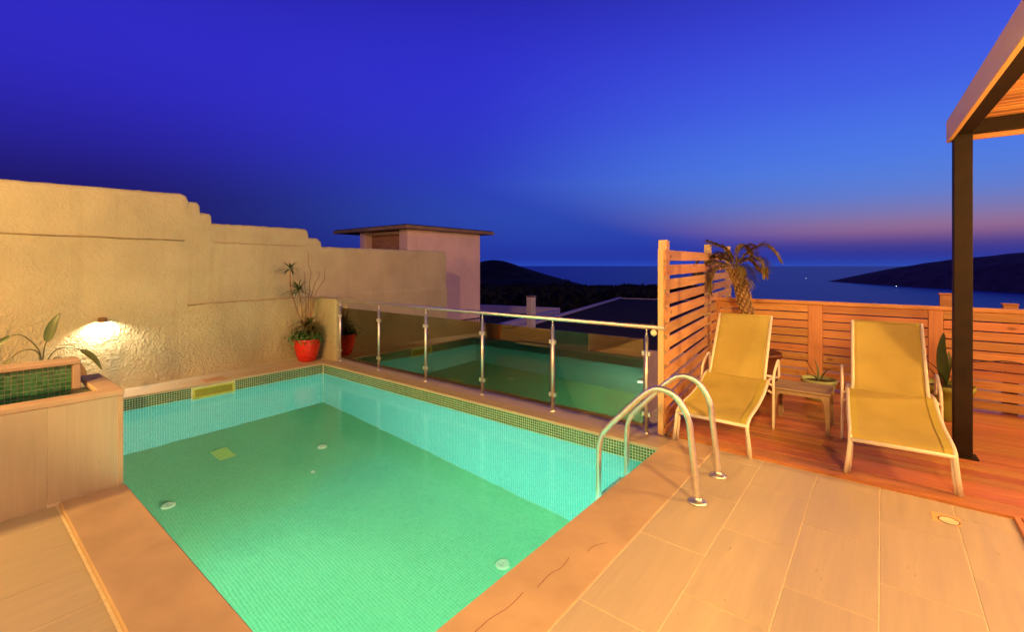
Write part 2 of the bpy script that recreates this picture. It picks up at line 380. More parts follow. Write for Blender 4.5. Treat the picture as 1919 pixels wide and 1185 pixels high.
def mosaic_sheet(name, mat, parent, origin, eu, ev, nu, nv, pitch, gap=.0032, lift=.001, skip=None):
    """one mesh of small glazed tiles on a wall or floor, each its own island"""
    origin, eu, ev = np.array(origin, float), np.array(eu, float), np.array(ev, float); en = np.cross(eu, ev)
    iu, iv = np.meshgrid(np.arange(nu), np.arange(nv), indexing='ij'); iu = iu.ravel(); iv = iv.ravel()
    if skip is not None:
        k = ~skip((iu + .5) * pitch, (iv + .5) * pitch); iu = iu[k]; iv = iv[k]
    n = len(iu); g = gap / 2; b = .0012
    rng = np.random.default_rng(3); tilt = rng.normal(0, .00006, (n, 4))
    c = [(g, g, 0), (pitch - g, g, 0), (pitch - g, pitch - g, 0), (g, pitch - g, 0), (g + b, g + b, lift), (pitch - g - b, g + b, lift), (pitch - g - b, pitch - g - b, lift), (g + b, pitch - g - b, lift)]
    V = np.zeros((n, 8, 3))
    for k, (a, bb, l) in enumerate(c):
        l = l + (tilt[:, k - 4] if k > 3 else 0)
        V[:, k] = origin + (iu * pitch + a)[:, None] * eu + (iv * pitch + bb)[:, None] * ev + np.reshape(l, (-1, 1)) * en
    fq = np.array([(4, 5, 6, 7), (0, 1, 5, 4), (1, 2, 6, 5), (2, 3, 7, 6), (3, 0, 4, 7)])
    F = (np.arange(n)[:, None, None] * 8 + fq[None]).reshape(-1, 4)
    me = bpy.data.meshes.new(name); me.vertices.add(n * 8); me.vertices.foreach_set('co', V.ravel())
    me.loops.add(len(F) * 4); me.loops.foreach_set('vertex_index', F.ravel().astype(np.int32))
    me.polygons.add(len(F)); me.polygons.foreach_set('loop_start', np.arange(0, len(F) * 4, 4, dtype=np.int32))
    me.update(calc_edges=True); me.validate(); me.materials.append(M[mat])
    o = bpy.data.objects.new(name, me); link(o, parent); o['kind'] = 'stuff'; return o
def lamp_light(name, loc, power, col, radius, parent=None, spot=None):
    l = bpy.data.lights.new(name, 'SPOT' if spot else 'POINT'); l.energy = power; l.color = col; l.shadow_soft_size = radius
    o = bpy.data.objects.new(name, l); link(o, parent)
    o.location = Vector(loc) - (Vector(parent.location) if parent else Vector()); return o

# ------------------------------------------------------------------ far setting: sea, land, hills
mb = MB(); mb.grid(lambda u, v: Vector(((u - .5) * 160000, (v - .5) * 160000, -80)), 8, 8)
tag(mb.build('sea', 'sea', up=True), 'calm dark blue sea reaching the horizon', kind='structure')
def bumpfn(x, y, cx, cy, A, L, s=25):
    return A * math.exp(-(math.sqrt((x - cx) ** 2 + (y - cy) ** 2 + s * s) - s) / L)
def land_z(x, y):
    r = math.hypot(x, y)
    base = -6 - max(0, r - 60) / 400 * 74
    h = max(base, -95)
    nz = noise.fractal(Vector((x * .02, y * .02, 0)), 1.0, 2.0, 4)
    h = max(h, -82 + bumpfn(x, y, -525.9, 603.7, 94, 215) + nz * 1.6)
    h = max(h, -82 + bumpfn(x, y, -181, 242, 75, 120) + nz * 1.2)
    return h + nz * .5 * min(1, r / 60)
def land(u, v):
    a = math.radians(-150 + 300 * u); r = 6 + 1200 * v ** 2.4
    d = FWD * math.cos(a) + RGT * math.sin(a)
    x, y = d.x * r, d.y * r
    return Vector((x, y, land_z(x, y)))
mb = MB(); mb.grid(land, 260, 120); tag(mb.build('hillside_ground', 'scrub', up=True), 'dark scrubby hillside falling away to the sea', kind='structure')
def peninsula(u, v):
    # a long ridge with its tip on the left; measured from the water line
    A = Vector((-225, 2900, 0)); B = Vector((620, 1950, 0)); d = (B - A); n = Vector((d.y, -d.x, 0)).normalized() * -1
    c = A + d * (u * 1.35) + n * (-40 * math.sin(u * 3.0))
    hh = 1 - (1 - min(1, u * 1.15 + .02)) ** 1.3
    width = 30 + 330 * min(1, u * 1.7) ** .8
    s = (v - .5) * 2
    prof = max(0, 1 - abs(s) ** 1.7)
    top = 245 * hh * (.90 + .10 * math.sin(u * 7 + .5))
    nz = noise.fractal(Vector((u * 9, v * 6, 3)), 1.0, 2.0, 4)
    return Vector((c.x + n.x * (s + .55) * width, c.y + n.y * (s + .55) * width, -84 + prof * top + nz * 5 * prof * min(1, u * 3)))
mb = MB(); mb.grid(peninsula, 90, 40); tag(mb.build('peninsula_hill', 'hill'), 'dark headland sloping down into the sea', kind='structure')

def boat(x, y, label):
    t = thing('boat', label, 'boat', (x, y, -80), random.uniform(0, 6), 'boats anchored in the bay')
    t2 = MB(); prof = [(-4, 0), (-3.6, 1.1), (0, 1.4), (3, .9), (4.6, 0), (3, -.9), (0, -1.4), (-3.6, -1.1)]
    lo = [t2.bm.verts.new((px * .85, py * .6, -.3)) for px, py in prof]; hi = [t2.bm.verts.new((px, py, 1.1)) for px, py in prof]
    for k in range(8): t2.bm.faces.new((lo[k], lo[(k + 1) % 8], hi[(k + 1) % 8], hi[k]))
    t2.bm.faces.new(hi)
    t2.build('hull', 'boat', t, True)
    c = MB(); c.box(-1.8, 1.2, -.9, .9, 1.1, 2.2, .15); c.build('cabin', 'boat', t, True)
    c = MB(); c.tube([(0, 0, 2.2), (0, 0, 8)], .08, 6); c.build('mast', 'boat', t, True)
    c = MB(); c.lathe([(0, -.55), (.5, -.2), (.5, .2), (0, .55)], (0, 0, 8.4), 8); c.build('lamp', 'boat_lamp', t, True)
boat(-339, 3081, 'tiny boat light farthest out on the sea beside the palm crown')
boat(37, 2135, 'tiny boat light below the dark headland, left of the pergola post')
boat(238, 2297, 'tiny boat light against the headland at the right edge of the pergola post')

# ------------------------------------------------------------------ trees on the ridge below
def dark_tree(name, x, y, z, h, w, label, group):
    t = thing(name, label, 'tree', (x, y, z), 0, group)
    tr = MB(); tr.tube([(0, 0, -.4), (.05, .05, h * .5), (.15, -.1, h * .8)], [h * .035, h * .025, h * .01], 7)
    for k in range(4):
        a = k * 1.7; tr.tube([(.04, .04, h * (.35 + .08 * k)), (math.cos(a) * w * .3, math.sin(a) * w * .3, h * (.6 + .07 * k))], [h * .014, h * .005], 5)
    tr.build('trunk', 'bark', t, True)
    c = MB(); rnd = random.Random(int(x * 10))
    cl = [(rnd.gauss(0, w * .26), rnd.gauss(0, w * .26), h * rnd.uniform(.45, .9), rnd.uniform(.16, .3) * w) for _ in range(14)]
    for cx, cy_, cz, r in cl:
        for _ in range(70):
            d = Vector((rnd.gauss(0, 1), rnd.gauss(0, 1), rnd.gauss(0, .8))).normalized() * r * rnd.uniform(.5, 1.1)
            p = Vector((cx, cy_, cz)) + d; a = Vector((rnd.gauss(0, 1), rnd.gauss(0, 1), rnd.gauss(0, 1))).normalized() * w * .05; b_ = a.orthogonal().normalized() * w * .03
            c.bm.faces.new([c.bm.verts.new(p + q) for q in (-a, b_, a, -b_)])
    c.build('crown', 'tree', t, True)
def ground_pt(u, d):
    r = (u - 960) / 866 * d; p = FWD * d + RGT * r; return p.x, p.y
for u, d, top, w, lab in [(1150, 70, 529, 4.2, 'dark round tree standing highest on the ridge above the flat roof'), (1100, 78, 534, 4.6, 'dark tree on the ridge left of the highest tree'),
                          (1188, 66, 537, 3.8, 'low dark tree in the gap right of the highest tree'), (1228, 60, 539, 4.4, 'dark tree on the ridge next to the slatted screen'),
                          (1045, 90, 528, 5.5, 'dark tree below the right flank of the far hill'), (985, 95, 531, 6, 'dark tree directly behind the chimney pillar'), (930, 90, 533, 6, 'dark tree beside the pink stair tower')]:
    x, y = ground_pt(u, d); zt = 1.55 - (top - 498) / 866 * d; zb = land_z(x, y)
    dark_tree('dark_tree', x, y, zb, zt - zb, w, lab, 'dark trees on the ridge')
# scrub mass under them
mb = MB(); rnd = random.Random(5)
for _ in range(9000):
    u = rnd.uniform(880, 1330); d = rnd.uniform(48, 110); x, y = ground_pt(u, d)
    top = 1.55 - (536 + 6 * noise.noise(Vector((u * .025, d * .05, 0))) + max(0, 75 - d) * .28 - 498) / 866 * d
    zb = land_z(x, y)
    if top < zb: continue
    p = Vector((x, y, rnd.uniform(max(zb, top - 3.2), top))); a = Vector((rnd.gauss(0, 1), rnd.gauss(0, 1), rnd.gauss(0, 1))).normalized() * .42; b_ = a.orthogonal().normalized() * .28
    mb.bm.faces.new([mb.bm.verts.new(p + q) for q in (-a, b_, a, -b_)])
tag(mb.build('scrub_wood', 'tree'), 'dark scrub and low wood on the ridge below the terrace', kind='stuff')

# ------------------------------------------------------------------ neighbouring houses
nb = thing('stair_tower', 'pinkish rendered stair tower with thin flat roof slab behind the end of the stucco wall', 'building', (-10.5, 9, -6))
mb = MB(); mb.box(-11.45, -9.5, 7.86, 10.29, -6, 2.49); mb.build('wall', 'render_pink', nb)
mb = MB(); mb.box(-9.86, -9.5, 7.57, 7.858, -6, 2.49, .01); mb.build('pilaster', 'render_pink', nb)
mb = MB(); mb.box(-11.64, -11.40, 7.57, 7.858, -6, 2.49, .01); mb.build('pilaster', 'render_pink', nb)
mb = MB(); mb.box(-11.398, -9.862, 7.80, 7.857, -1, 2.4); mb.build('shutter', 'recess', nb)
for k in range(9):
    mb = MB(); mb.box(-11.38, -9.88, 7.785, 7.799, 1.2 + k * .13, 1.305 + k * .13, .004); mb.build('slat', 'recess', nb)
mb = MB(); mb.box(-12.75, -9.32, 7.38, 10.75, 2.492, 2.585, .012); mb.build('roof_slab', 'roof_slab', nb)
mb = MB(); mb.box(-12.7, -9.37, 7.43, 10.7, 2.587, 2.61, .005); mb.build('roof_cover', 'dark_steel', nb)
mb = MB(); mb.box(-9.497, -9.42, 9.0, 9.06, -.6, -.54); mb.build('bracket', 'black', nb)

e1 = Vector((-.233, .972, 0)); e2 = Vector((.972, .233, 0))
def rotbox(mbx, O, a0, a1, b0, b1, z0, z1, b=0):
    m = Matrix((e1, e2, Vector((0, 0, 1)))).transposed().to_4x4(); m.translation = Vector((O[0], O[1], 0))
    # right-handed frame: e1 x e2 points down, so flip order
    m = Matrix((e2, e1, Vector((0, 0, 1)))).transposed().to_4x4(); m.translation = Vector((O[0], O[1], 0))
    mbx.box(b0, b1, a0, a1, z0, z1, b, m); return mbx
h1 = thing('flat_roofed_house', 'lower house with a wide dark flat roof and pale parapet edge beyond the railing', 'house', (-8, 22, -6))
O = (-12.28, 17.9)
rotbox(MB(), O, -6, 15.4, 0, 17, -7, -1.0).build('wall', 'render_pink', h1)
rotbox(MB(), O, -5.9, 15.3, .1, 16.9, -.998, -.985).build('roof', 'roofing', h1)
rotbox(MB(), O, -6.02, 15.42, -.02, .22, -.983, -.87, .02).build('parapet', 'parapet', h1)
rotbox(MB(), O, 15.2, 15.43, .225, 17, -.983, -.92, .02).build('parapet', 'stucco_pale', h1)
h2 = thing('low_house', 'lower house with lilac parapet left of the chimney pillar', 'house', (-18, 18, -6))
O2 = (-13.3, 15.6)
rotbox(MB(), O2, -4, 8.3, -9, -.35, -7, -1.45).build('wall', 'render_pink', h2)
rotbox(MB(), O2, -3.9, 8.2, -8.9, -.4, -1.448, -1.43).build('roof', 'roofing', h2)
rotbox(MB(), O2, -4.02, 8.0, -.345, -.02, -1.6, -1.10, .02).build('parapet', 'parapet', h2)
rotbox(MB(), O2, 8.02, 8.32, -9, -.02, -1.6, -1.0, .02).build('parapet', 'parapet', h2)
ch = thing('chimney_pillar', 'slim pale square chimney pillar standing behind the glass railing', 'chimney', (-11.2, 15.2, -1.45))
MB().box(-11.34, -11.06, 15.06, 15.34, -6, .27, .015).build('shaft', 'stucco_pale', ch)
MB().box(-11.36, -11.04, 15.04, 15.36, .272, .33, .012).build('cap', 'roof_slab', ch)
br = thing('balcony_railing', 'thin barred metal balcony railing below the pink stair tower', 'railing', (-9, 9.5, -1))
MB().tube([(-9.2, 8.0, .02), (-9.2, 10.9, .02)], .018, 6).build('top_rail', 'black', br)
for k in range(26):
    b0 = MB().tube([(-9.2, 8.02 + k * .115, -.95), (-9.2, 8.02 + k * .115, .005)], .008, 5).build('bar', 'black', br) if k == 0 else copy_part(b0, None, (0, k * .115, 0))
MB().box(-9.5, -8.9, 7.9, 11, -1.1, -.952).build('balcony_slab', 'render_pink', br)

# ------------------------------------------------------------------ terrace body and floors
PX0, PX1, PY0, PY1 = -6.95, -1.465, .82, 3.85     # pool opening
ZF, ZW = -1.75, -.17                              # pool floor, water level
sub = structure('terrace_slab', 'concrete body of the terrace under the paving')
def slab(x0, x1, y0, y1, z1=-.0025, z0=-2.3): MB().box(x0, x1, y0, y1, z0, z1).build('slab', 'grout', sub)
slab(PX1 + .25, 6, -3.0, 4.6); slab(-5.2, PX1 + .249, -3.0, PY0 - .25); slab(-9, -5.201, -3.0, PY0 - .25)
slab(-9, PX0 - .25, PY0 - .249, 4.6); slab(PX0 - .249, PX1 + .249, PY1 + .25, 4.6)
slab(-1.98, 6, 4.601, 7.1, -.06)
floor = structure('terrace_floor', 'rows of travertine-look paving tiles')
tile_cache = {}
def ptile(x0, x1, y0, y1):
    w, l = round(x1 - x0 - .0052, 3), round(y1 - y0 - .0052, 3)
    if w < .03 or l < .03: return
    if (w, l) not in tile_cache:
        tile_cache[(w, l)] = MB().box(-w / 2, w / 2, -l / 2, l / 2, -.012, 0, .0012).build('tile', 'tile', floor); o = tile_cache[(w, l)]
    else: o = copy_part(tile_cache[(w, l)], floor)
    o.location = ((x0 + x1) / 2, (y0 + y1) / 2, random.uniform(-.0006, .0006))
CW, TL = .363, .693
def paving(x0, ncol, y0, y1, ph):
    for c in range(ncol):
        xa = x0 + c * CW; off = ph[c % len(ph)]
        k0 = math.floor((y0 - off) / TL)
        ya = off + k0 * TL
        while ya < y1 - .02:
            ptile(xa, xa + CW, max(ya, y0), min(ya + TL, y1)); ya += TL
# columns right of the pool: their cross joints sit half a tile apart
paving(-1.102, 8, -1.0, 4.115, [2.565, 2.215, 2.565, 2.885, 3.225, 2.885])
paving(-3.545 - CW * 6, 12, -.9, .485, [.483])
for k in range(3): ptile(-1.365, -1.104, -.9 + k * .461, -.9 + (k + 1) * .461)
for k in range(5): ptile(-7.62, -7.262, PY0 + .12 + k * .65, min(4.03, PY0 + .12 + (k + 1) * .65))
for k in range(4): ptile(-7.6 + k * .6, -7.0 + k * .6, -.9, .0); ptile(-7.6 + k * .6, -7.0 + k * .6, .0, .81) if k < 3 else None

# ------------------------------------------------------------------ stucco wall
sw = thing('stucco_wall', 'thick rough stucco garden wall with stepped top running behind the pool', 'wall', (-7.6, 3, 0))
steps = [(-3.0, 2.43), (.42, 2.475), (2.1, 2.54), (2.16, 2.52), (2.19, 2.45), (2.30, 2.445), (2.325, 2.41), (2.33, 2.305), (2.46, 2.30), (2.475, 2.28), (2.48, 2.165), (3.94, 2.185), (3.99, 2.17), (4.01, 2.12), (4.015, 2.04), (4.20, 2.03), (4.25, 2.0), (4.265, 1.89), (7.62, 1.89), (7.645, 1.88), (7.65, 1.86)]
def top_at(y):
    for (a, za), (b_, zb) in zip(steps, steps[1:]):
        if a <= y <= b_: return za + (zb - za) * (y - a) / max(b_ - a, 1e-6)
    return 1.86
ys = sorted(set([s_[0] for s_ in steps] + [round(-3 + .045 * k, 4) for k in range(237)] + [2.145, 2.155]))
mb = MB(); rows = []
for y in ys:
    if y > 7.65: continue
    xf = -7.36 - .122 * (y - 1.1); zt = top_at(y) + .007 * noise.noise(Vector((y * 7, 0, 0))) + .004 * noise.noise(Vector((y * 23, 3, 0)))
    row = []
    zl = [-.3, 0, .2, .45, .7, .9, .985, 1.003, 1.012, 1.05, 1.25, 1.5, 1.75]
    zl = [z for z in zl] + [1.78 + (zt - .06 - 1.78) * f for f in (0, .2, .4, .75)] + [zt - .05]
    for i, z in enumerate(zl):
        o_ = .012 * noise.noise(Vector((y * 1.6, z * 1.9, 5))) + .005 * noise.noise(Vector((y * 6, z * 6, 1)))
        if y > 2.15: o_ += (.026 if z < 1.008 else (.010 if z < 1.02 else 0)) * min(1, (y - 2.15) / .35 + .05)
        row.append(mb.bm.verts.new((xf + o_, y, min(z, zt - .05) if i < 17 else zt - .05)))
    for dx, dz in ((-.012, -.018), (-.045, -.002), (-.25, .0), (-.30, -.03), (-.32, -.4)): row.append(mb.bm.verts.new((xf + dx, y, zt + dz)))
    row.append(mb.bm.verts.new((xf - .32, y, -.3))); rows.append(row)
for a, b_ in zip(rows, rows[1:]):
    for k in range(len(a) - 1):
        f = mb.bm.faces.new((a[k], b_[k], b_[k + 1], a[k + 1])); f.smooth = True
mb.bm.faces.new(rows[-1]); mb.bm.faces.new(rows[0][::-1])
mb.build('wall_body', 'stucco', sw)
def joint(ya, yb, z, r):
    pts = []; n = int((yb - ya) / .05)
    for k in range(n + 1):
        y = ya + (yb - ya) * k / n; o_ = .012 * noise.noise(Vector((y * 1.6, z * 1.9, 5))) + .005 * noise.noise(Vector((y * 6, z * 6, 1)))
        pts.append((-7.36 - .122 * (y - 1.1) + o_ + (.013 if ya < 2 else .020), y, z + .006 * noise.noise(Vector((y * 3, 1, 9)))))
    m_ = MB(); m_.tube(pts, [r * (.75 + .5 * abs(noise.noise(Vector((p[1] * 9, 2, 2))))) for p in pts], 6); m_.build('joint', 'joint', sw)  # dark brown tube drawn as a line along the wall
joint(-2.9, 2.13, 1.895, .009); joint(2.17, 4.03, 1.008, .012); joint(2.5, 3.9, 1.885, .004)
# the short pier that carries the railing
def pier(u, v):
    pts = cr([(-7.74, 3.93), (-7.69, 3.985), (-7.60, 4.03), (-7.3, 4.045), (-7.02, 4.05), (-6.95, 4.06), (-6.925, 4.10), (-6.93, 4.22), (-6.96, 4.26), (-7.8, 4.28)], 4)
    p = pts[min(len(pts) - 1, int(round(u * (len(pts) - 1))))]; z = -.02 + 1.02 * min(v * 1.06, 1); n_ = .006 * noise.noise(Vector((p.x * 4, z * 4, 2)))
    c = Vector((-7.6, 4.17, 0)); q = Vector((p.x, p.y, z))
    if v > .945: q = q + (Vector((c.x, c.y, z)) - q) * (.12 if v < .97 else (.35 if v < .99 else .9)); q.z = z + .008
    return q + Vector((0, n_, 0))
mb = MB(); mb.grid(pier, 36, 48); mb.build('pier', 'stucco', sw)

# ------------------------------------------------------------------ swimming pool
pool = thing('swimming_pool', 'rectangular plunge pool lined with green mosaic and lit from under the water', 'pool', (-4.2, 2.3, ZF))
MB().box(PX0 - .25, PX1 + .25, PY0 - .25, PY1 + .25, ZF - .2, ZF).build('basin_floor', 'floor_grout', pool)
MB().box(PX0 - .25, PX0, PY0 - .25, PY1 + .25, ZF + .001, -.03).build('basin_wall', 'pool_grout', pool)
MB().box(PX1, PX1 + .25, PY0 - .25, PY1 + .25, ZF + .001, -.03).build('basin_wall', 'pool_grout', pool)
MB().box(PX0 + .001, PX1 - .001, PY1, PY1 + .25, ZF + .001, -.03).build('basin_wall', 'pool_grout', pool)
MB().box(PX0 + .001, PX1 - .001, PY0 - .25, PY0, ZF + .001, -.03).build('basin_wall', 'pool_grout', pool)
pt = .026
SKY = (2.07, 2.57)           # skimmer mouth along Y
sk = lambda u, v: (PY1 - u > SKY[0] - .005) & (PY1 - u < SKY[1] + .005) & (v < .26)
loc0 = Vector(pool.location)
def msheet(nm, mt, o, eu, ev, nu, nv, skip=None, lift=.001):
    return mosaic_sheet(nm, mt, pool, Vector(o) - loc0, eu, ev, nu, nv, pt, skip=skip, lift=lift)
nband = 5
# far stucco-side wall (faces +X): u runs along -Y, v runs down
zt = -.032
msheet('waterline_mosaic', 'mosaic', (PX0, PY1, zt), (0, -1, 0), (0, 0, -1), 116, nband, sk)
msheet('wall_mosaic', 'mosaic_wall', (PX0, PY1, zt - nband * pt), (0, -1, 0), (0, 0, -1), 116, 61, lambda u, v: sk(u, v + nband * pt))
# glass-side wall (faces -Y): u runs along X
msheet('waterline_mosaic', 'mosaic', (PX1, PY1, zt), (-1, 0, 0), (0, 0, -1), 210, nband)
msheet('wall_mosaic', 'mosaic_wall', (PX1, PY1, zt - nband * pt), (-1, 0, 0), (0, 0, -1), 210, 61)
# near walls, seen in the railing glass
msheet('waterline_mosaic', 'mosaic', (PX0, PY0, zt), (1, 0, 0), (0, 0, -1), 210, nband)
msheet('wall_mosaic', 'mosaic_wall', (PX0, PY0, zt - nband * pt), (1, 0, 0), (0, 0, -1), 210, 61)
msheet('waterline_mosaic', 'mosaic', (PX1, PY0, zt), (0, 1, 0), (0, 0, -1), 116, nband)
msheet('wall_mosaic', 'mosaic_wall', (PX1, PY0, zt - nband * pt), (0, 1, 0), (0, 0, -1), 116, 61)
msheet('floor_mosaic', 'mosaic_floor', (PX0, PY0, ZF), (1, 0, 0), (0, 1, 0), 210, 116, lift=.0003)
# skimmer
sf = MB(); y0, y1 = SKY; z0, z1 = -.245, -.045; x = PX0
sf.box(x - .0, x + .006, y0, y1, z1 - .022, z1, .002).box(x, x + .006, y0, y0 + .03, z0, z1 - .023, .002).box(x, x + .006, y1 - .03, y1, z0, z1 - .023, .002)
skf = sf.build('skimmer', 'skimmer', pool)
MB().box(x + .001, x + .010, y0 + .032, y1 - .032, z0 + .02, z0 + .085, .002).build('flap', 'skimmer', skf)
MB().box(x + .0002, x + .0012, y0 + .03, y1 - .03, z0, z1 - .02).build('throat', 'olive', skf)
# floor fittings
for cx, cy_ in ((-5.45, 1.42), (-5.52, 3.05), (-2.52, 3.02)):
    i0 = MB().lathe([(0, .016), (.026, .016), (.03, .020), (.052, .018), (.061, .008), (.063, .0)], (cx, cy_, ZF + .002), 28).build('floor_inlet', 'white', pool)
    MB().lathe([(0, .006), (.014, .006), (.016, 0)], (cx, cy_, ZF + .018), 16).build('screw_cap', 'grout', i0)
gr = MB(); gr.box(-6.35, -6.03, 2.07, 2.25, ZF + .002, ZF + .010, .003)
g0 = gr.build('drain_grate', 'skimmer', pool)
for k in range(7): MB().box(-6.32 + k * .042, -6.30 + k * .042, 2.09, 2.23, ZF + .0105, ZF + .013, .001).build('grate_bar', 'skimmer', g0)
MB().lathe([(0, .01), (.02, .01), (.026, 0)], (-5.05, 2.68, ZF + .002), 14).build('floor_plug', 'grout', pool)
# coping: pale slabs all round
def cope(x0, x1, y0, y1, mt, nm='coping_slab', z1=.0, z0=-.029, b=.004): return MB().box(x0, x1, y0, y1, z0, z1, b).build(nm, mt, pool)
g = .002
cope(PX1 - .012, -1.105, -1.2, 3.838 + .0, 'coping_smooth', z1=.003)
cope(PX1 - .012 + .0, -1.105, 3.8385 + g, 4.165, 'coping_smooth', z1=.003)
xs = [-6.96, -5.72, -4.48, -3.24, -2.0, PX1 - .014]
for a, b_ in zip(xs, xs[1:]): cope(a + g, b_ - g, PY1 - .012, 4.36, 'coping_x')
ysl = [.40, 1.06, 1.98, 2.66, 3.36, PY1 - .014]
for a, b_ in zip(ysl, ysl[1:]): cope(-7.26, PX0 + .012, a + g, b_ - g, 'coping')
cope(-7.26, -6.962, PY1 - .012, 4.04, 'coping')
cope(-4.15 + g, PX1 - .014, .495, PY0 + .012, 'coping_smooth', z1=.022, b=.008)
# skimmer lid let into the coping
MB().box(-7.20, -7.02, 2.24, 2.50, -.001, .006, .002).build('skimmer_lid', 'skimmer_lid', pool)
# cracks in the near coping
for path in ([(-1.30, 2.10), (-1.285, 2.0), (-1.30, 1.92), (-1.295, 1.80)], [(-1.20, 2.34), (-1.235, 2.27), (-1.25, 2.20)], [(-1.33, 1.74), (-1.325, 1.62), (-1.345, 1.5), (-1.34, 1.38), (-1.36, 1.30)]):
    mb = MB(); pts = cr([(a + random.uniform(-.006, .006), b_, .0036) for a, b_ in path], 6)
    mb.blade([p + Vector((.003 * noise.noise(p * 60), 0, 0)) for p in pts], [.0018 * (1 if 0 < i < len(pts) - 1 else .2) for i in range(len(pts))], (1, 0, 0), 0)
    mb.build('crack', 'brown_pot', pool)
# underwater lamps on the near walls
for (x, y, d) in ((-3.1, PY0, (0, 1, 0)), (PX1, 2.55, (-1, 0, 0)), (PX1, 1.45, (-1, 0, 0))):
    o = MB().lathe([(0, .03), (.07, .03), (.085, .02), (.095, 0)], (0, 0, 0), 24).build('pool_lamp', 'dark_steel', pool, True)
    o.location = Vector((x, y, -.9)) - loc0; o.rotation_euler = Vector(d).to_track_quat('Z', 'Y').to_euler()
    lamp_light('pool_light', Vector((x, y, -.9)) + Vector(d) * .16, POWER['pool'] * (1.0 if x > -2 else .35), (.90, 1.0, .86), .05, pool)
mb = MB(); mb.grid(lambda u, v: Vector((PX0 + (PX1 - PX0) * u, PY0 + (PY1 - PY0) * v, ZW)), 4, 4)
tag(mb.build('pool_water', 'water', up=True), 'still green pool water', kind='structure')

# ------------------------------------------------------------------ raised water feature on the left
wf = thing('water_feature', 'raised tile-clad trough with a green mosaic back wall beside the pool', 'fountain', (-4.7, 0, 0))
MB().box(-4.93, -4.1532, -1.6, PY0 - .012, -.3, .50).build('core', 'grout', wf)
MB().box(-4.93, -4.62, -1.6, .622, .5005, .83).build('back_core', 'grout', wf)
for a, b_ in ((-1.6, -.9), (-.9, -.23), (-.23, .442), (.442, .79)):
    MB().box(-4.1615, -4.15, a + .0015, b_ - .0015, .0225 if a > .4 else .001, .638, .0012).build('cladding_tile', 'tile_wall', wf)
MB().box(-4.172, -4.149, .792, .822, .0225, .642, .004).build('corner_trim', 'coping_smooth', wf)
for a, b_ in ((-4.93, -4.56), (-4.557, -4.174)): MB().box(a, b_, PY0 - .0115, PY0 + .0005, -.03, .638, .001).build('cladding_tile', 'tile_wall', wf)
MB().box(-4.27, -4.142, -1.6, .826, .6425, .682, .006).build('cap_slab', 'coping_smooth', wf)
MB().box(-4.93, -4.272, .70, .826, .6425, .682, .006).build('cap_slab', 'coping_smooth', wf)
MB().box(-4.26, -4.1534, -1.6, PY0 - .013, .501, .6415).build('trough_front', 'grout', wf)
MB().box(-4.6185, -4.262, .715, PY0 - .013, .501, .6415).build('trough_end', 'grout', wf)
MB().box(-4.76, -4.588, .619, .665, .6405, .829, .005).build('frame', 'coping_smooth', wf)
MB().box(-4.76, -4.582, -1.6, .665, .8295, .862, .006).build('frame', 'coping_smooth', wf)
t0 = MB().box(-.0, .006, -.0132, .0132, -.0132, .0132, .0012).build('mosaic_tile', 'mosaic_trough', wf, True)
t0.location = (-4.6205 + 4.7, .602, .812)
n = 0
for r in range(10):
    for c in range(29):
        if r == 0 and c == 0: continue
        copy_part(t0, wf, (-4.6205 + 4.7 + random.uniform(-.0004, .0004), .602 - c * .03, .812 - r * .03)); n += 1
MB().box(-4.60, -4.262, -1.6, .714, .502, .60).build('trough_water_bed', 'mosaic', wf)
mb = MB(); mb.grid(lambda u, v: Vector((-4.60 + .338 * u, -1.6 + 2.31 * v, .655)), 2, 8); tag(mb.build('trough_water', 'water', up=True), 'thin sheet of water in the raised trough', kind='structure')

# ------------------------------------------------------------------ glass railing
rl = thing('glass_railing', 'stainless steel railing with bronze tinted glass panes along the far side of the pool', 'railing', (-4.2, 4.1, 0))
MB().tube([(-6.93, 4.1, .985), (-1.53, 4.1, .985)], .0215, 16).build('handrail', 'steel', rl)
px = [-6.86, -5.815, -4.77, -3.745, -2.735, -1.70]
p0 = None
for i, x in enumerate(px):
    if p0 is None:
        p0 = MB().tube([(-4.2, 4.1, .004), (-4.2, 4.1, .90)], .017, 14).build('post', 'steel', rl)
        MB().lathe([(.032, .001), (.032, .006), (.019, .010), (.019, .016)], (-4.2, 4.1, .001), 20).build('base_ring', 'steel', p0)
        MB().tube([(-4.2, 4.1, .90), (-4.2, 4.1, .93)], .012, 10).tube([(-4.2, 4.1, .928), (-4.2, 4.1, .97)], .008, 8).build('cradle', 'steel', p0)
        for s_ in (-1, 1):
            for z in (.18, .74): MB().box(-4.2 + (.017 if s_ > 0 else -.042), -4.2 + (.042 if s_ > 0 else -.017), 4.082, 4.118, z - .022, z + .022, .004).build('clamp', 'steel', p0)
        p0.location.x = x + 4.2
    else: copy_part(p0, rl, (x + 4.2, 0, 0))
for a, b_ in zip(px, px[1:]): MB().box(a + .030, b_ - .030, 4.096, 4.104, .055, .87, .001).build('glass_pane', 'glass', rl)
sp = thing('rail_spotlight', 'small round white spotlight hanging under the handrail end next to the screen', 'lamp', (-1.63, 4.1, .93))
MB().lathe([(0, 0), (.022, .002), (.028, .008), (.028, .045), (.02, .055), (0, .055)], (0, 0, 0), 18).build('lamp_body', 'white', sp, True).rotation_euler = (math.radians(70), 0, .3)
MB().lathe([(0, -.002), (.012, -.002), (.014, .004)], (0, 0, 0), 14).build('lens', 'black', sp, True).rotation_euler = (math.radians(70), 0, .3)
MB().tube(cr([(0, 0, .03), (.01, 0, .045), (-.004, 0, .075), (-.012, 0, .095), (-.006, .0, .115)]), .003, 6).build('cable', 'black', sp, True)

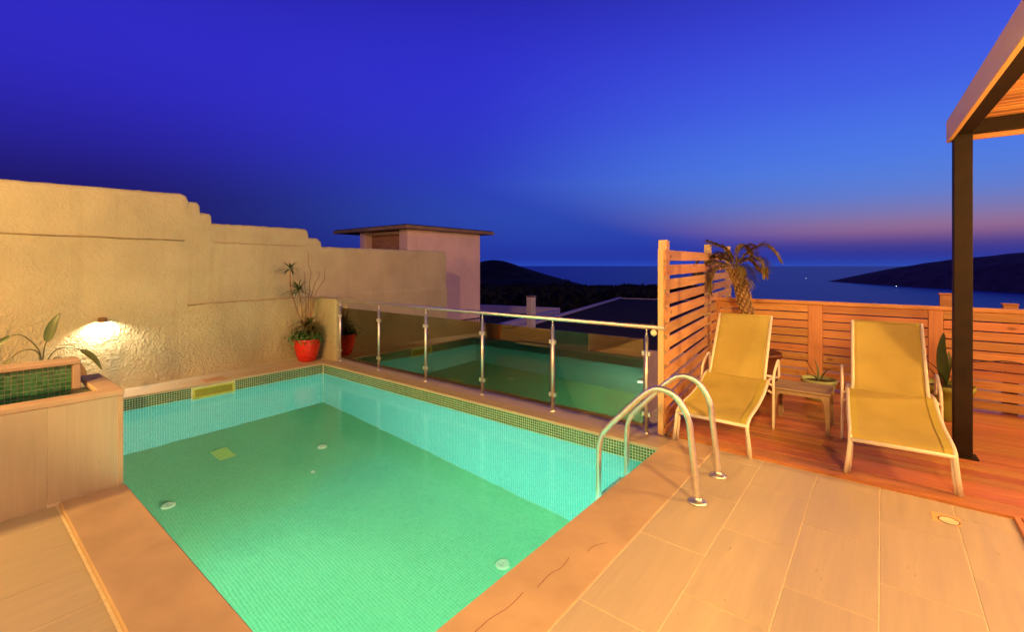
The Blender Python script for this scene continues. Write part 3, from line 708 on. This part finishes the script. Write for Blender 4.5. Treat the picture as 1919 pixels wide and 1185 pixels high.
# ------------------------------------------------------------------ pool ladder
ld = thing('pool_ladder', 'stainless steel pool ladder with two arched handrails', 'ladder', (-1.2, 3.35, 0))
arch = [(-.945, 0, .0), (-.955, 0, .146), (-.985, 0, .40), (-1.0, 0, .52), (-1.045, 0, .615), (-1.105, 0, .678), (-1.18, 0, .701), (-1.255, 0, .683), (-1.345, 0, .61), (-1.46, 0, .487), (-1.585, 0, .357), (-1.635, 0, .285), (-1.66, 0, .20), (-1.665, 0, .02), (-1.662, 0, -.5), (-1.62, 0, -1.05)]
a0 = MB().tube([(x + 1.2, 3.116 - 3.35, z) for x, y, z in cr(arch, 5)], .021, 14).build('handrail', 'steel', ld, True)
MB().lathe([(.06, .0035), (.06, .009), (.045, .016), (.028, .022), (.0225, .034)], (.255, 3.116 - 3.35, 0), 26).build('flange', 'steel', a0, True)
copy_part(a0, ld, (0, .484, 0))
for z in (-.28, -.55, -.82):
    MB().box(-1.71, -1.635, 3.14, 3.576, z - .012, z + .012, .004).build('tread', 'steel', ld)

# ------------------------------------------------------------------ deck
dk = structure('wood_deck', 'red-brown timber pool deck')
def board(x0, x1, y0, y1, z0=-.012, z1=.020, mt='deck'):
    o = MB().box(x0 - (x0 + x1) / 2, x1 - (x0 + x1) / 2, -(y1 - y0) / 2, (y1 - y0) / 2, z0, z1, .003).build('board', mt, dk, True); o.location = ((x0 + x1) / 2, (y0 + y1) / 2, random.uniform(-.0008, .0008)); return o
y = 4.165
board(-1.10, 4.2, 4.118, 4.163, -.03)                     # edging strip
x_l = lambda y: -1.52 - .105 * (y - 4.11)
while y < 6.84:
    xl = x_l(y)
    cut = random.choice([.2, 1.4, -.4, 2.0]) if random.random() < .3 else None
    if cut: board(xl, cut - .002, y + .003, y + .135); board(cut + .002, 4.2, y + .003, y + .135)
    else: board(xl, 4.2, y + .003, y + .135)
    y += .138
y = 4.114
k = 0
while y > 1.5:                                             # the deck runs on towards the house under the pergola
    board(.655, 4.2, y - .135, y - .003); y -= .138
board(.622, .652, 1.5, 4.114, -.03, .020, 'deck_y')
MB().box(-1.0, 4.2, 4.2, 6.8, -.055, -.03).build('joist_bed', 'black', dk)
MB().box(.66, 4.2, 1.5, 4.19, -.003, -.0125 + .0015).build('joist_bed', 'black', dk)

# ------------------------------------------------------------------ slatted privacy screen (left) and fence (back)
scr = thing('privacy_screen', 'tall slatted cedar privacy screen at the left end of the deck', 'screen', (-1.535, 4.11, 0), math.radians(5.95))
def spost(y, h): MB().box(-.092, -.016, y, y + .115, -.06, h, .004).build('post', 'post_z', scr, True)
spost(.13, 1.79); spost(2.36, 1.835); spost(4.15, 1.87)
MB().box(-.056, -.006, -.016, -.001, .022, 1.70, .002).build('end_board', 'post_z', scr, True)
s0 = None
for k in range(13):
    z = 1.595 - k * .1345
    m_ = MB().box(-.0145, .0065, 0, 4.2, max(z, .025) - z, .098, .003).build('slat', 'fence_y', scr, True)
    m_.location = (random.uniform(-.001, .001), random.uniform(0, .012), z); m_.rotation_euler.x = .0085 + random.uniform(-.001, .001)
fn = thing('deck_fence', 'low cedar fence of close horizontal slats along the back of the deck', 'fence', (.5, 6.9, 0))
posts = [(-1.875, -1.785), (-.734, -.582), (.392, .515), (1.62, 1.75), (2.9, 3.05)]
for a, b_ in posts: MB().box(a, b_, 6.862, 6.95, .02, 1.058, .004).build('post', 'fence_z', fn)
MB().box(-1.885, 4.2, 6.845, 6.97, 1.06, 1.103, .005).build('top_rail', 'fence', fn)
for (a, b_), (c, d) in zip(posts, posts[1:]):
    z = 1.056
    for k in range(10):
        h = .091 if k < 7 else .088
        o = MB().box(-(c - b_) / 2 + .001, (c - b_) / 2 - .001, -.011, .011, -h, 0, .003).build('slat', 'fence', fn, True)
        o.location = ((b_ + c) / 2 - .5, 6.885 - 6.9 + random.uniform(-.0015, .0015), z)
        z -= h + (.0115 if k < 7 else .018)
    MB().box(b_, c, 6.92, 6.935, .02, .9).build('backing', 'black', fn) if False else None
for x, z in ((.555, 1.24), (1.05, 1.15)):
    tp = thing('fence_post', 'red-brown timber post end rising behind the fence, ' + ('left of' if x < .8 else 'right of') + ' the pergola post', 'post', (x, 7.12, -2), 0, 'timber post ends behind the fence')
    MB().box(-.055, .055, -.05, .05, 0, z + 2 - .02, .004).build('shaft', 'deck', tp, True); MB().box(-.062, .062, -.057, .057, z + 2 - .018, z + 2, .004).build('cap', 'deck', tp, True)

# ------------------------------------------------------------------ pergola
pg = thing('pergola', 'timber-clad pergola roof on a dark steel post at the right', 'pergola', (.5, 5.15, 0), math.radians(1.95))
# local frame: origin at the post, y back towards the house is negative
MB().box(-.058, .052, -.045, .055, .022, 2.60, .004).build('post', 'dark_steel', pg, True)
MB().box(-.075, .085, -.065, .075, .020, .032, .002).build('foot_plate', 'dark_steel', pg, True)
MB().box(-.058, .052, -6.7, -.047, 2.60, 2.70, .004).build('beam', 'dark_steel', pg, True)
MB().box(-.058, 3.6, -.045, .055, 2.602, 2.70, .004).build('beam', 'dark_steel', pg, True)
MB().box(-.088, -.060, -6.7, .085, 2.565, 2.742, .003).build('fascia', 'fascia', pg, True)
MB().box(-.0595, 3.6, .057, .085, 2.565, 2.742, .003).build('fascia', 'ceiling', pg, True)
y = .055
cb = None
while y > -6.6:
    if cb is None: cb = MB().box(-.055, 3.6, -.086, -.002, 0, .018, .007).build('ceiling_board', 'ceiling', pg, True); cb.location = (0, y, 2.7025)
    else: copy_part(cb, pg, (random.uniform(-.002, .002), y, 2.7025 + random.uniform(-.001, .001)))
    y -= .090
MB().box(-.057, 3.55, -6.6, .05, 2.724, 2.735, .002).build('roof_sheet', 'dark_steel', pg, True)

# ------------------------------------------------------------------ lamps of the place, with added fill lamps
def pendant(loc, power, lab):
    t = thing('pendant_lamp', lab, 'lamp', loc, 0, 'pendant lamps under the pergola')
    MB().tube([(0, 0, .10), (0, 0, 2.70 - loc[2])], .006, 6).build('cord', 'black', t, True)
    MB().lathe([(.0, .13), (.03, .12), (.03, .085), (.0, .08)], (0, 0, 0), 16).build('holder', 'black', t, True)
    lamp_light('pendant_light', loc, power, LAMP, .13, t)
pendant((.85, 1.75, 2.12), POWER['pergola'], 'round pendant lamp under the pergola ceiling, nearest the house')
pendant((2.1, 4.1, 1.95), POWER['pergola_fill'], 'round fill pendant added under the pergola ceiling, over the deck')  # second pendant, added to brighten the fence, deck and ceiling
hw = thing('house_wall', 'rendered house wall behind the viewer', 'wall', (-1, -2.3, 0))
MB().box(-8.5, 4, -2.5, -2.3, -.3, 3.0, .01).build('wall_body', 'stucco', hw)
MB().box(-8.5, 4, -2.55, -2.25, 3.003, 3.06, .01).build('coping', 'coping_x', hw)
def wall_globe(x, z, p, lab):
    t = thing('wall_globe_lamp', lab, 'lamp', (x, -2.05, z), 0, 'globe lamps on the house wall')
    MB().tube([(0, -.25, 0), (0, -.12, 0)], .02, 8).build('arm', 'black', t, True); MB().lathe([(.06, -.02), (.06, .0)], (0, 0, -.14), 16).build('collar', 'black', t, True)
    lamp_light('globe_light', (x, -2.05, z), p, LAMP, .14, t)
wall_globe(-1.9, 2.45, POWER['house'], 'globe lamp on the house wall behind the viewer, nearest the pergola')
wall_globe(-4.6, 2.45, POWER['house_far'], 'globe lamp on the house wall behind the water feature')
stl = thing('fill_lamp', 'tall street lamp added behind the house for flatter light, outside the picture', 'street lamp', (2.5, -7.5, -2))
MB().tube([(2.5, -7.5, -2), (2.5, -7.5, 6.9), (2.45, -7.3, 7.2), (2.3, -6.7, 7.25)], .06, 8).build('pole', 'dark_steel', stl)
MB().box(2.1, 2.45, -6.8, -6.2, 7.22, 7.32, .03).build('head', 'dark_steel', stl)
lamp_light('fill_light', (2.28, -6.4, 7.08), POWER['fill'], LAMP, .25, stl)  # added unseen lamp that evens out the light on terrace and walls
st2 = thing('fill_lamp', 'tall street lamp added beyond the deck fence to brighten the far wall, outside the picture', 'street lamp', (9.6, 7.2, -6))
MB().tube([(9.6, 7.2, -6), (9.6, 7.2, 4.9), (9.5, 7.2, 5.2), (9.0, 7.2, 5.25)], .06, 8).build('pole', 'dark_steel', st2)
MB().box(8.6, 9.1, 7.05, 7.35, 5.22, 5.32, .03).build('head', 'dark_steel', st2)
lamp_light('fill_light', (8.8, 7.2, 5.08), POWER['fill_side'], LAMP, .25, st2)  # added unseen lamp that lifts the far wall, tower and roofs
wl = thing('wall_light', 'small downlight on the stucco wall casting a bright warm pool of light', 'lamp', (-7.32, 1.25, .87))
mb = MB()
for r0, z0, r1, z1 in ((.062, 0, .062, .055),):
    mb.lathe([(.040, -.004), (.044, -.004), (.046, .03), (.038, .054), (.0, .056), (.0, .050), (.034, .048), (.040, .026), (.040, -.004)], (-7.305, 1.25, .872), 24)
mb.box(-7.40, -7.33, 1.225, 1.275, .878, .905, .004); mb.build('housing', 'bark', wl)
MB().lathe([(0, -.006), (.012, -.003), (.014, .002), (.009, .006), (0, .007)], (-7.305, 1.25, .880), 14).build('bulb', 'bulb', wl)
sl = lamp_light('downlight', (-7.30, 1.25, .866), POWER['wall'], (1, .85, .60), .008, wl, spot=True)
sl.data.spot_size = math.radians(150); sl.data.spot_blend = .5; sl.rotation_euler = (0, math.radians(28), 0)

# ------------------------------------------------------------------ sun loungers
def lounger(loc, rz, tilt, label):
    t = thing('sun_lounger', label, 'sun lounger', loc, rz, 'sun loungers on the deck'); t.rotation_euler = (tilt, 0, rz)
    seat = [(0, .005, .25), (0, .05, .285), (0, .16, .305), (0, .40, .325), (0, .62, .37), (0, .80, .435), (0, .86, .448)]
    sc_ = cr(seat, 5)
    for s_ in (-1, 1):
        x = s_ * .283
        rail = [(x + s_ * .026, 0, .0), (x + s_ * .012, .004, .12), (x, .004, .235), (x, .022, .272)] + [(x, p.y, p.z) for p in sc_[6:]] + [(x, 1.0, .44), (x, 1.22, .40), (x, 1.30, .36)]
        MB().tube(rail, .0145, 8, True, .8).build('side_rail', 'frame', t, True)
        l2 = MB().tube([(x + s_ * .008, .03, .0), (x - s_ * .004, .034, .12), (x - s_ * .012, .04, .26)], .012, 8).build('leg', 'frame', t, True)
        MB().tube([(x, 1.29, .365), (x + s_ * .01, 1.36, .18), (x + s_ * .02, 1.40, .0)], .0145, 8).build('leg', 'frame', t, True)
        xa = s_ * .325
        arm = cr([(xa, .81, .0), (xa, .822, .25), (xa, .835, .44), (xa, .865, .505), (xa, .95, .562), (xa, 1.04, .596), (xa, 1.085, .585), (xa, 1.10, .545), (xa, 1.10, .43)], 4)
        MB().tube(arm, .019, 8, True, .62, (0, 1, 0)).build('armrest', 'frame', t, True)
        for yy, zz in ((.83, .33), (.832, .40)): MB().tube([(x, yy - .02, zz + .03), (xa, yy, zz)], .011, 6).build('brace', 'frame', t, True)
        xb = s_ * .252
        MB().tube([(xb, .83, .43), (xb - s_ * .004, .87, .50), (xb - s_ * .008, 1.195, 1.015)], .0135, 8).build('back_rail', 'frame', t, True)
    MB().tube([(-.283, .012, .252), (.283, .012, .252)], .0145, 8).build('front_bar', 'frame', t, True)
    MB().tube([(-.283, 1.22, .40), (.283, 1.22, .40)], .0135, 8).build('rear_bar', 'frame', t, True)
    def fs(u, v):
        p = sc_[min(len(sc_) - 1, int(round(v * (len(sc_) - 1))))]; s2 = 2 * u - 1
        return Vector((s2 * .276, p.y, p.z - .022 * (1 - s2 * s2) * math.sin(math.pi * min(1, v * 1.02)) + .004))
    mb = MB(); mb.grid(fs, 12, 30); o = mb.build('seat_sling', 'sling', t, True)
    md = o.modifiers.new('thick', 'SOLIDIFY'); md.thickness = .005
    def fb(u, v):
        a = Vector((0, .845, .437)); b_ = Vector((0, 1.195, 1.012)); p = a.lerp(b_, v); s2 = 2 * u - 1
        n_ = Vector((0, .85, -.52)); d = .028 * (1 - s2 * s2) * math.sin(math.pi * v) ** .7
        return Vector((s2 * (.247 - .006 * v), p.y, p.z)) + n_ * d
    mb = MB(); mb.grid(fb, 12, 24); o = mb.build('back_sling', 'sling', t, True)
    md = o.modifiers.new('thick', 'SOLIDIFY'); md.thickness = .005
    for (u0, u1, v0, v1) in ((.0, .085, .0, 1), (.915, 1, .0, 1), (.087, .913, .0, .07)):
        mb = MB(); mb.grid(lambda u, v: fs(u0 + (u1 - u0) * u, v0 + (v1 - v0) * v) + Vector((0, -.001, .0045)), 3 if u1 - u0 < .5 else 12, 30 if v1 == 1 else 3); mb.build('hem', 'hem', t, True)
    for (u0, u1, v0, v1) in ((.0, .085, .0, 1), (.915, 1, .0, 1), (.087, .913, .94, 1)):
        mb = MB(); mb.grid(lambda u, v: fb(u0 + (u1 - u0) * u, v0 + (v1 - v0) * v) + Vector((0, -.0045, .002)), 3 if u1 - u0 < .5 else 12, 24 if v0 == 0 else 3); mb.build('hem', 'hem', t, True)
    MB().tube([(-.25, 1.196, 1.014), (.25, 1.196, 1.014)], .008, 8).build('top_bar', 'sling', t, True)
lounger((-1.135, 4.085, .0), math.radians(-.8), math.radians(1.2), 'yellow sling sun lounger beside the slatted screen, in front of the palm')
lounger((.095, 4.215, .020), math.radians(3.6), 0, 'yellow sling sun lounger next to the dark pergola post')

# side table
tb = thing('side_table', 'small taupe plastic side table between the two sun loungers', 'table', (-.6, 5.2, .02))
MB().box(-.235, .235, -.205, .205, .352, .372, .008).build('table_top', 'table', tb, True)
MB().box(-.222, .222, -.192, -.17, .315, .3515, .004).box(-.222, .222, .17, .192, .315, .3515, .004).box(-.222, -.2, -.168, .168, .315, .3515, .004).box(.2, .222, -.168, .168, .315, .3515, .004).build('apron', 'table', tb, True)
for sx_ in (-1, 1):
    for sy in (-1, 1):
        mb = MB()
        for z0, z1, w0, w1, o0, o1 in ((.0, .18, .030, .036, 0, .006), (.18, .28, .036, .046, .006, .012), (.28, .35, .046, .075, .012, .022)):
            lo = []; hi = []
            for (zz, w, oo, lst) in ((z0, w0, o0, lo), (z1, w1, o1, hi)):
                x = sx_ * (.232 - oo * .3); y = sy * (.203 - oo * .3)
                for qx, qy in ((0, 0), (1, 0), (1, 1), (0, 1)): lst.append(mb.bm.verts.new((x - sx_ * qx * w, y - sy * qy * w * .8, zz)))
            for k in range(4): mb.bm.faces.new((lo[k], lo[(k + 1) % 4], hi[(k + 1) % 4], hi[k]))
            mb.bm.faces.new(lo)
        mb.build('leg', 'table', tb, True)

# floor box by the deck edge
fd = thing('floor_drain', 'small square floor fitting with a round lid let into the tiles by the deck edge', 'drain', (.30, 3.86, 0))
MB().box(-.065, .065, -.06, .06, -.002, .0022, .001).build('plate', 'fascia', fd, True)
MB().lathe([(.0, .0030), (.034, .0030), (.040, .006), (.045, .0035)], (0.012, -.022, 0), 28).build('lid', 'white', fd, True)
MB().lathe([(.045, .0028), (.050, .0045), (.052, .0025)], (0.012, -.018, 0), 28).build('rim', 'brown_pot', fd, True)

# ------------------------------------------------------------------ plants
def pot(t, prof, mat, soil_r, soil_z, nm='pot'):
    MB().lathe(prof, (0, 0, 0), 36).build(nm, mat, t, True)
    MB().lathe([(0, soil_z + .01), (soil_r * .6, soil_z + .006), (soil_r, soil_z)], (0, 0, 0), 24).build('soil', 'soil', t, True)
R_ = random.Random(21)
def rosette(mb, c, n, L, w, droop, up=(0, 0, 1), spread=1.0):
    c = Vector(c)
    for k in range(n):
        a = R_.uniform(0, 6.283); el = R_.uniform(-.25, 1.2) * spread
        d = Vector((math.cos(a) * math.cos(el), math.sin(a) * math.cos(el), math.sin(el))); l = L * R_.uniform(.7, 1.1)
        pts = [c + d * l * f + Vector((0, 0, -droop * l * f * f)) for f in (0, .3, .6, .85, 1)]
        mb.blade(pts, [w * .5, w, w * .9, w * .5, w * .05])
# red pot
rp = thing('potted_dracaena', 'glossy red pot with dracaena, ivy and curly twigs in the corner by the railing', 'potted plant', (-7.30, 3.775, 0.002))
pot(rp, [(0, 0), (.115, 0), (.135, .012), (.168, .12), (.195, .24), (.21, .345), (.215, .36), (.205, .365), (.193, .35), (.19, .31)], 'red', .19, .325)
def loc(p, o=(-7.30, 3.775, .002)): return Vector(p) - Vector(o)
for i, st in enumerate(([(-7.33, 3.80, .33), (-7.37, 3.835, .828), (-7.39, 3.862, 1.179), (-7.37, 3.871, 1.444), (-7.40, 3.844, 1.62), (-7.38, 3.835, 1.796)],
           [(-7.31, 3.81, .33), (-7.30, 3.86, .85), (-7.28, 3.93, 1.133), (-7.25, 4.03, 1.30), (-7.25, 4.04, 1.442), (-7.24, 4.086, 1.559)],
           [(-7.32, 3.80, .33), (-7.34, 3.85, .9), (-7.33, 3.90, 1.2), (-7.34, 3.99, 1.36), (-7.33, 4.0, 1.45)],
           [(-7.34, 3.79, .33), (-7.38, 3.80, .831), (-7.40, 3.79, 1.182), (-7.40, 3.781, 1.445)], [(-7.28, 3.82, .36), (-7.24, 3.94, .62), (-7.22, 4.03, .78)])):
    pts = [loc(p) + Vector((R_.uniform(-.008, .008), R_.uniform(-.008, .008), 0)) for p in cr(st, 5)]
    MB().tube(pts, [.009 * (1 - .75 * k / len(pts)) for k in range(len(pts))], 6).build('twig', 'twig', rp, True)
for st, hd in (([(-7.31, 3.76, .32), (-7.33, 3.683, .666), (-7.34, 3.596, .932), (-7.35, 3.53, 1.192), (-7.35, 3.525, 1.50)], (.20, 26)), ([(-7.29, 3.78, .32), (-7.28, 3.69, .75), (-7.28, 3.66, .95), (-7.27, 3.62, 1.17)], (.24, 38)), ([(-7.33, 3.78, .32), (-7.36, 3.72, .8), (-7.38, 3.67, 1.13)], (.18, 22))):
    pts = [loc(p) for p in cr(st, 4)]; s_ = MB().tube(pts, [.008] * len(pts), 6).build('stem', 'twig', rp, True)
    mb = MB(); rosette(mb, pts[-1], int(hd[1] * 1.4), hd[0] * 1.12, .010, .35); mb.build('leaf_head', 'leaf', s_, True)
mb = MB()
for c in ((0, .02, .42), (.05, .08, .52), (-.04, -.03, .56), (.02, .05, .62), (-.03, .10, .48)): rosette(mb, c, 52, .27, .0085, .5)
tag(mb.build('grassy_leaves', 'leaf_dull', rp, True), kind='stuff')
mb = MB()
for _ in range(1100):
    a = R_.uniform(0, 6.283); r = R_.uniform(.05, .235); z = .345 + R_.uniform(0, .10) - max(0, r - .2) * 2.4 * R_.random()
    if math.cos(a - math.pi * 1.45) > .35 and R_.random() < .5: r *= R_.uniform(1.0, 1.45); z += R_.uniform(-.10, .10)
    p = Vector((r * math.cos(a), r * math.sin(a), z)); d = Vector((R_.gauss(0, 1), R_.gauss(0, 1), R_.gauss(.3, .6))).normalized() * R_.uniform(.014, .026); e = d.orthogonal().normalized() * R_.uniform(.010, .018)
    mb.bm.faces.new([mb.bm.verts.new(p + q) for q in (-d, e - d * .2, d, -e - d * .2)])
tag(mb.build('ivy', 'ivy', rp, True), kind='stuff')

# strelitzia behind the water feature
st = thing('bird_of_paradise', 'bird of paradise plant with long arching leaf stems behind the mosaic wall', 'potted plant', (-6.55, .66, 0))
pot(st, [(0, 0), (.13, 0), (.145, .01), (.17, .20), (.185, .36), (.20, .365), (.20, .40), (.185, .40), (.18, .35)], 'terracotta', .18, .36)
S0 = (-6.55, .66, 0)
def leafstalk(parent, path, leaf, w, mat='leaf', r=.008):
    pts = cr([loc(p, S0) for p in path], 6); s_ = MB().tube(pts, [r * (1 - .45 * k / len(pts)) for k in range(len(pts))], 6).build('stem', 'leaf_dull', parent, True)
    lp = cr([loc(p, S0) for p in leaf], 5); n_ = len(lp) - 1
    mb = MB(); mb.blade(lp, [max(.002, w * (math.sin(math.pi * min(1, (k / n_) ** .75 * .98 + .02)) ** .8)) for k in range(n_ + 1)], (.35, .8, .2), .3); mb.build('leaf', mat, s_, True)
leafstalk(st, [(-6.55, .66, .36), (-6.6, .669, .572), (-6.6, .685, .731), (-6.6, .70, .785)], [(-6.6, .70, .78), (-6.6, .725, .87), (-6.6, .755, .97), (-6.6, .801, 1.062)], .044)
leafstalk(st, [(-6.55, .655, .36), (-6.58, .655, .62), (-6.6, .639, .711), (-6.6, .576, .815), (-6.6, .515, .87), (-6.6, .444, .868)], [(-6.6, .444, .868), (-6.6, .40, .83), (-6.6, .345, .77), (-6.6, .30, .70)], .030, 'leaf')
leafstalk(st, [(-6.52, .65, .36), (-6.56, .65, .60), (-6.58, .632, .685), (-6.58, .576, .72), (-6.58, .504, .704), (-6.58, .451, .649)], [(-6.58, .451, .649), (-6.58, .42, .60), (-6.58, .39, .55), (-6.58, .34, .47)], .022, 'leaf_dull')
leafstalk(st, [(-6.55, .67, .36), (-6.58, .70, .567), (-6.58, .738, .659), (-6.58, .793, .70), (-6.58, .865, .70), (-6.57, .947, .667)], [(-6.57, .947, .667), (-6.56, 1.01, .61), (-6.56, 1.07, .53), (-6.56, 1.117, .425)], .030, 'leaf_dull')
leafstalk(st, [(-6.52, .68, .36), (-6.53, .723, .563), (-6.53, .76, .62), (-6.53, .81, .60)], [(-6.53, .81, .60), (-6.53, .835, .56), (-6.52, .85, .50)], .02, 'leaf_dull')
leafstalk(st, [(-6.5, .70, .36), (-6.4, .78, .58), (-6.3, .85, .637), (-6.25, .875, .60)], [(-6.25, .875, .60), (-6.22, .90, .53), (-6.2, .925, .44), (-6.2, .93, .31)], .026, 'dry_leaf')
leafstalk(st, [(-6.5, .69, .36), (-6.38, .76, .55), (-6.28, .82, .56), (-6.24, .845, .50)], [(-6.24, .845, .50), (-6.22, .86, .44), (-6.22, .87, .36), (-6.2, .88, .28)], .022, 'dry_leaf')

# palm behind the first lounger
pm = thing('potted_palm', 'small palm with shaggy trunk and wind-blown fronds behind the left sun lounger', 'palm', (-1.20, 6.28, .02))
pot(pm, [(0, 0), (.17, 0), (.185, .01), (.235, .30), (.255, .44), (.27, .445), (.27, .48), (.255, .48), (.245, .42)], 'brown_pot', .24, .43)
tp = cr([(0, 0, .40), (-.06, 0, .70), (-.115, .0, .95), (-.16, 0, 1.18), (-.215, 0, 1.38), (-.245, 0, 1.50)], 6)
tk = MB().tube(tp, [.085 - .012 * k / len(tp) for k in range(len(tp))], 14).build('trunk', 'bark', pm, True)
mb = MB(); n_ = len(tp)
for k in range(210):
    f = (k / 210) * (n_ - 2); i = int(f); c = tp[i].lerp(tp[i + 1], f - i); a = k * 2.39996; rr = .079 - .01 * k / 210
    d = Vector((math.cos(a), math.sin(a), 0)); p = c + d * rr; L_ = R_.uniform(.03, .06) * (1 if k < 150 else 1.5)
    e = Vector((-d.y, d.x, 0)) * .018; q = p + d * L_ * .55 + Vector((0, 0, L_ * .9))
    vs_ = [mb.bm.verts.new(x) for x in (p - e, p + e, p + d * .014 + Vector((0, 0, -.012)), q)]
    for tri in ((0, 1, 3), (1, 2, 3), (2, 0, 3)): mb.bm.faces.new([vs_[j] for j in tri])
tag(mb.build('leaf_stubs', 'palm_stub', tk, True), kind='stuff')
CR = Vector((-.245, 0, 1.52))
def frond(path, ll=.185, n=52, mat='frond'):
    pts = cr([CR] + [Vector(p) for p in path], 8); m_ = len(pts)
    mb = MB(); mb.tube(pts, [.008 * (1 - .8 * k / m_) for k in range(m_)], 5)
    for k in range(n):
        f = .14 + .86 * k / n; i = min(m_ - 2, int(f * (m_ - 1))); p = pts[i].lerp(pts[i + 1], f * (m_ - 1) - i); t = (pts[i + 1] - pts[i]).normalized()
        sd = t.cross(Vector((0, 0, 1)))
        if sd.length < .1: sd = Vector((0, 1, 0))
        sd.normalize(); L_ = ll * math.sin(math.pi * min(1, .18 + .78 * f)) ** .6 * R_.uniform(.8, 1.15)
        for s_ in (-1, 1):
            d = (t * .75 + sd * s_ * .62 + Vector((0, 0, R_.uniform(-.1, .28)))).normalized()
            q = [p, p + d * L_ * .5, p + d * L_ + Vector((0, 0, -L_ * .35))]
            mb.blade(q, [.004, .0085, .0008], None, .3)
    mb.build('frond', mat, pm, True)
def fr(*pts): frond([Vector((x + 1.20, dy, z - .02)) for x, dy, z in pts])
fr((-1.52, -.05, 1.72), (-1.62, -.10, 1.80), (-1.73, -.14, 1.86))
fr((-1.56, .05, 1.62), (-1.70, .06, 1.66), (-1.85, .02, 1.64), (-1.93, 0, 1.55))
fr((-1.60, -.15, 1.58), (-1.72, -.22, 1.57), (-1.82, -.28, 1.48), (-1.86, -.30, 1.36))
fr((-1.55, -.12, 1.54), (-1.63, -.18, 1.50), (-1.68, -.22, 1.38), (-1.68, -.22, 1.22))
fr((-1.36, .04, 1.66), (-1.27, .06, 1.74), (-1.17, .08, 1.80), (-1.05, .10, 1.74), (-.97, .12, 1.62))
fr((-1.33, -.08, 1.60), (-1.22, -.12, 1.64), (-1.12, -.15, 1.60), (-1.08, -.16, 1.44))
fr((-1.37, -.10, 1.55), (-1.31, -.16, 1.52), (-1.27, -.2, 1.44), (-1.27, -.22, 1.33))
fr((-1.44, .12, 1.72), (-1.40, .22, 1.80), (-1.36, .36, 1.80), (-1.32, .46, 1.70))
fr((-1.56, .12, 1.68), (-1.66, .25, 1.72), (-1.75, .36, 1.66)); fr((-1.42, .10, 1.62), (-1.30, .2, 1.62), (-1.2, .3, 1.5)); fr((-1.58, -.02, 1.58), (-1.70, -.04, 1.60), (-1.80, -.06, 1.52), (-1.83, -.06, 1.42))

# sage pot with agave-like leaves
ag = thing('potted_agave', 'sage green pot with a few long pointed leaves behind the side table', 'potted plant', (-.575, 6.33, .02))
pot(ag, [(0, 0), (.12, 0), (.132, .01), (.15, .12), (.162, .19), (.175, .195), (.178, .235), (.165, .235), (.158, .18)], 'sage', .155, .20)
for pth, w in (([(0, 0, .2), (-.06, -.01, .32), (-.12, -.02, .42), (-.20, -.03, .50)], .011), ([(0, 0, .2), (-.01, .02, .30), (-.03, .03, .40), (-.06, .03, .46)], .016), ([(.01, 0, .2), (.05, 0, .30), (.12, -.01, .36), (.21, -.02, .385)], .014), ([(.01, .01, .2), (.06, .06, .30), (.12, .1, .34)], .013), ([(0, -.01, .2), (-.05, -.06, .27), (-.12, -.11, .29)], .012)):
    p_ = cr(pth, 4); k_ = len(p_) - 1; mb = MB(); mb.blade(p_, [w * max(.05, math.sin(math.pi * (.12 + .86 * i / k_))) for i in range(k_ + 1)], None, .5); mb.build('leaf', 'leaf_agave', ag, True)
# olive pot with strelitzia by the pergola post
ol = thing('potted_strelitzia', 'olive green pot with upright leaves half hidden by the pergola post', 'potted plant', (.50, 6.36, .02))
pot(ol, [(0, 0), (.15, 0), (.165, .01), (.18, .14), (.195, .28), (.21, .285), (.215, .34), (.20, .34), (.19, .27)], 'olive', .19, .30)
for pth, w, mt in (([(-.02, 0, .3), (-.02, 0, .42), (-.03, 0, .56), (-.035, 0, .70), (-.02, 0, .85)], .045, 'leaf'), ([(0, 0, .3), (-.06, -.02, .46), (-.16, -.03, .56), (-.30, -.04, .62)], .020, 'leaf_agave'), ([(0, 0, .3), (-.08, -.04, .40), (-.15, -.06, .50), (-.26, -.06, .52)], .018, 'leaf_dull'),
                   ([(.02, 0, .3), (.05, 0, .42), (.10, -.02, .56), (.18, -.03, .62)], .020, 'leaf_agave'), ([(.03, 0, .3), (.09, .02, .40), (.16, .03, .52), (.22, .03, .55)], .016, 'leaf_dull'), ([(.03, 0, .3), (.12, -.02, .55), (.30, -.02, .60), (.42, -.02, .62), (.60, -.04, .60), (.66, -.04, .61)], .020, 'dry_leaf'), ([(0, .02, .3), (.02, .04, .5), (.02, .06, .66)], .025, 'leaf_agave'), ([(-.02, 0, .3), (-.05, -.05, .38), (-.06, -.09, .42)], .02, 'dry_leaf')):
    p_ = cr(pth, 4); k_ = len(p_) - 1; mb = MB(); mb.blade(p_, [w * max(.06, math.sin(math.pi * min(.98, .10 + .88 * i / k_)) ** .8) for i in range(k_ + 1)], (.9, -.2, .1) if w > .04 else None, .35); mb.build('leaf', mt, ol, True)
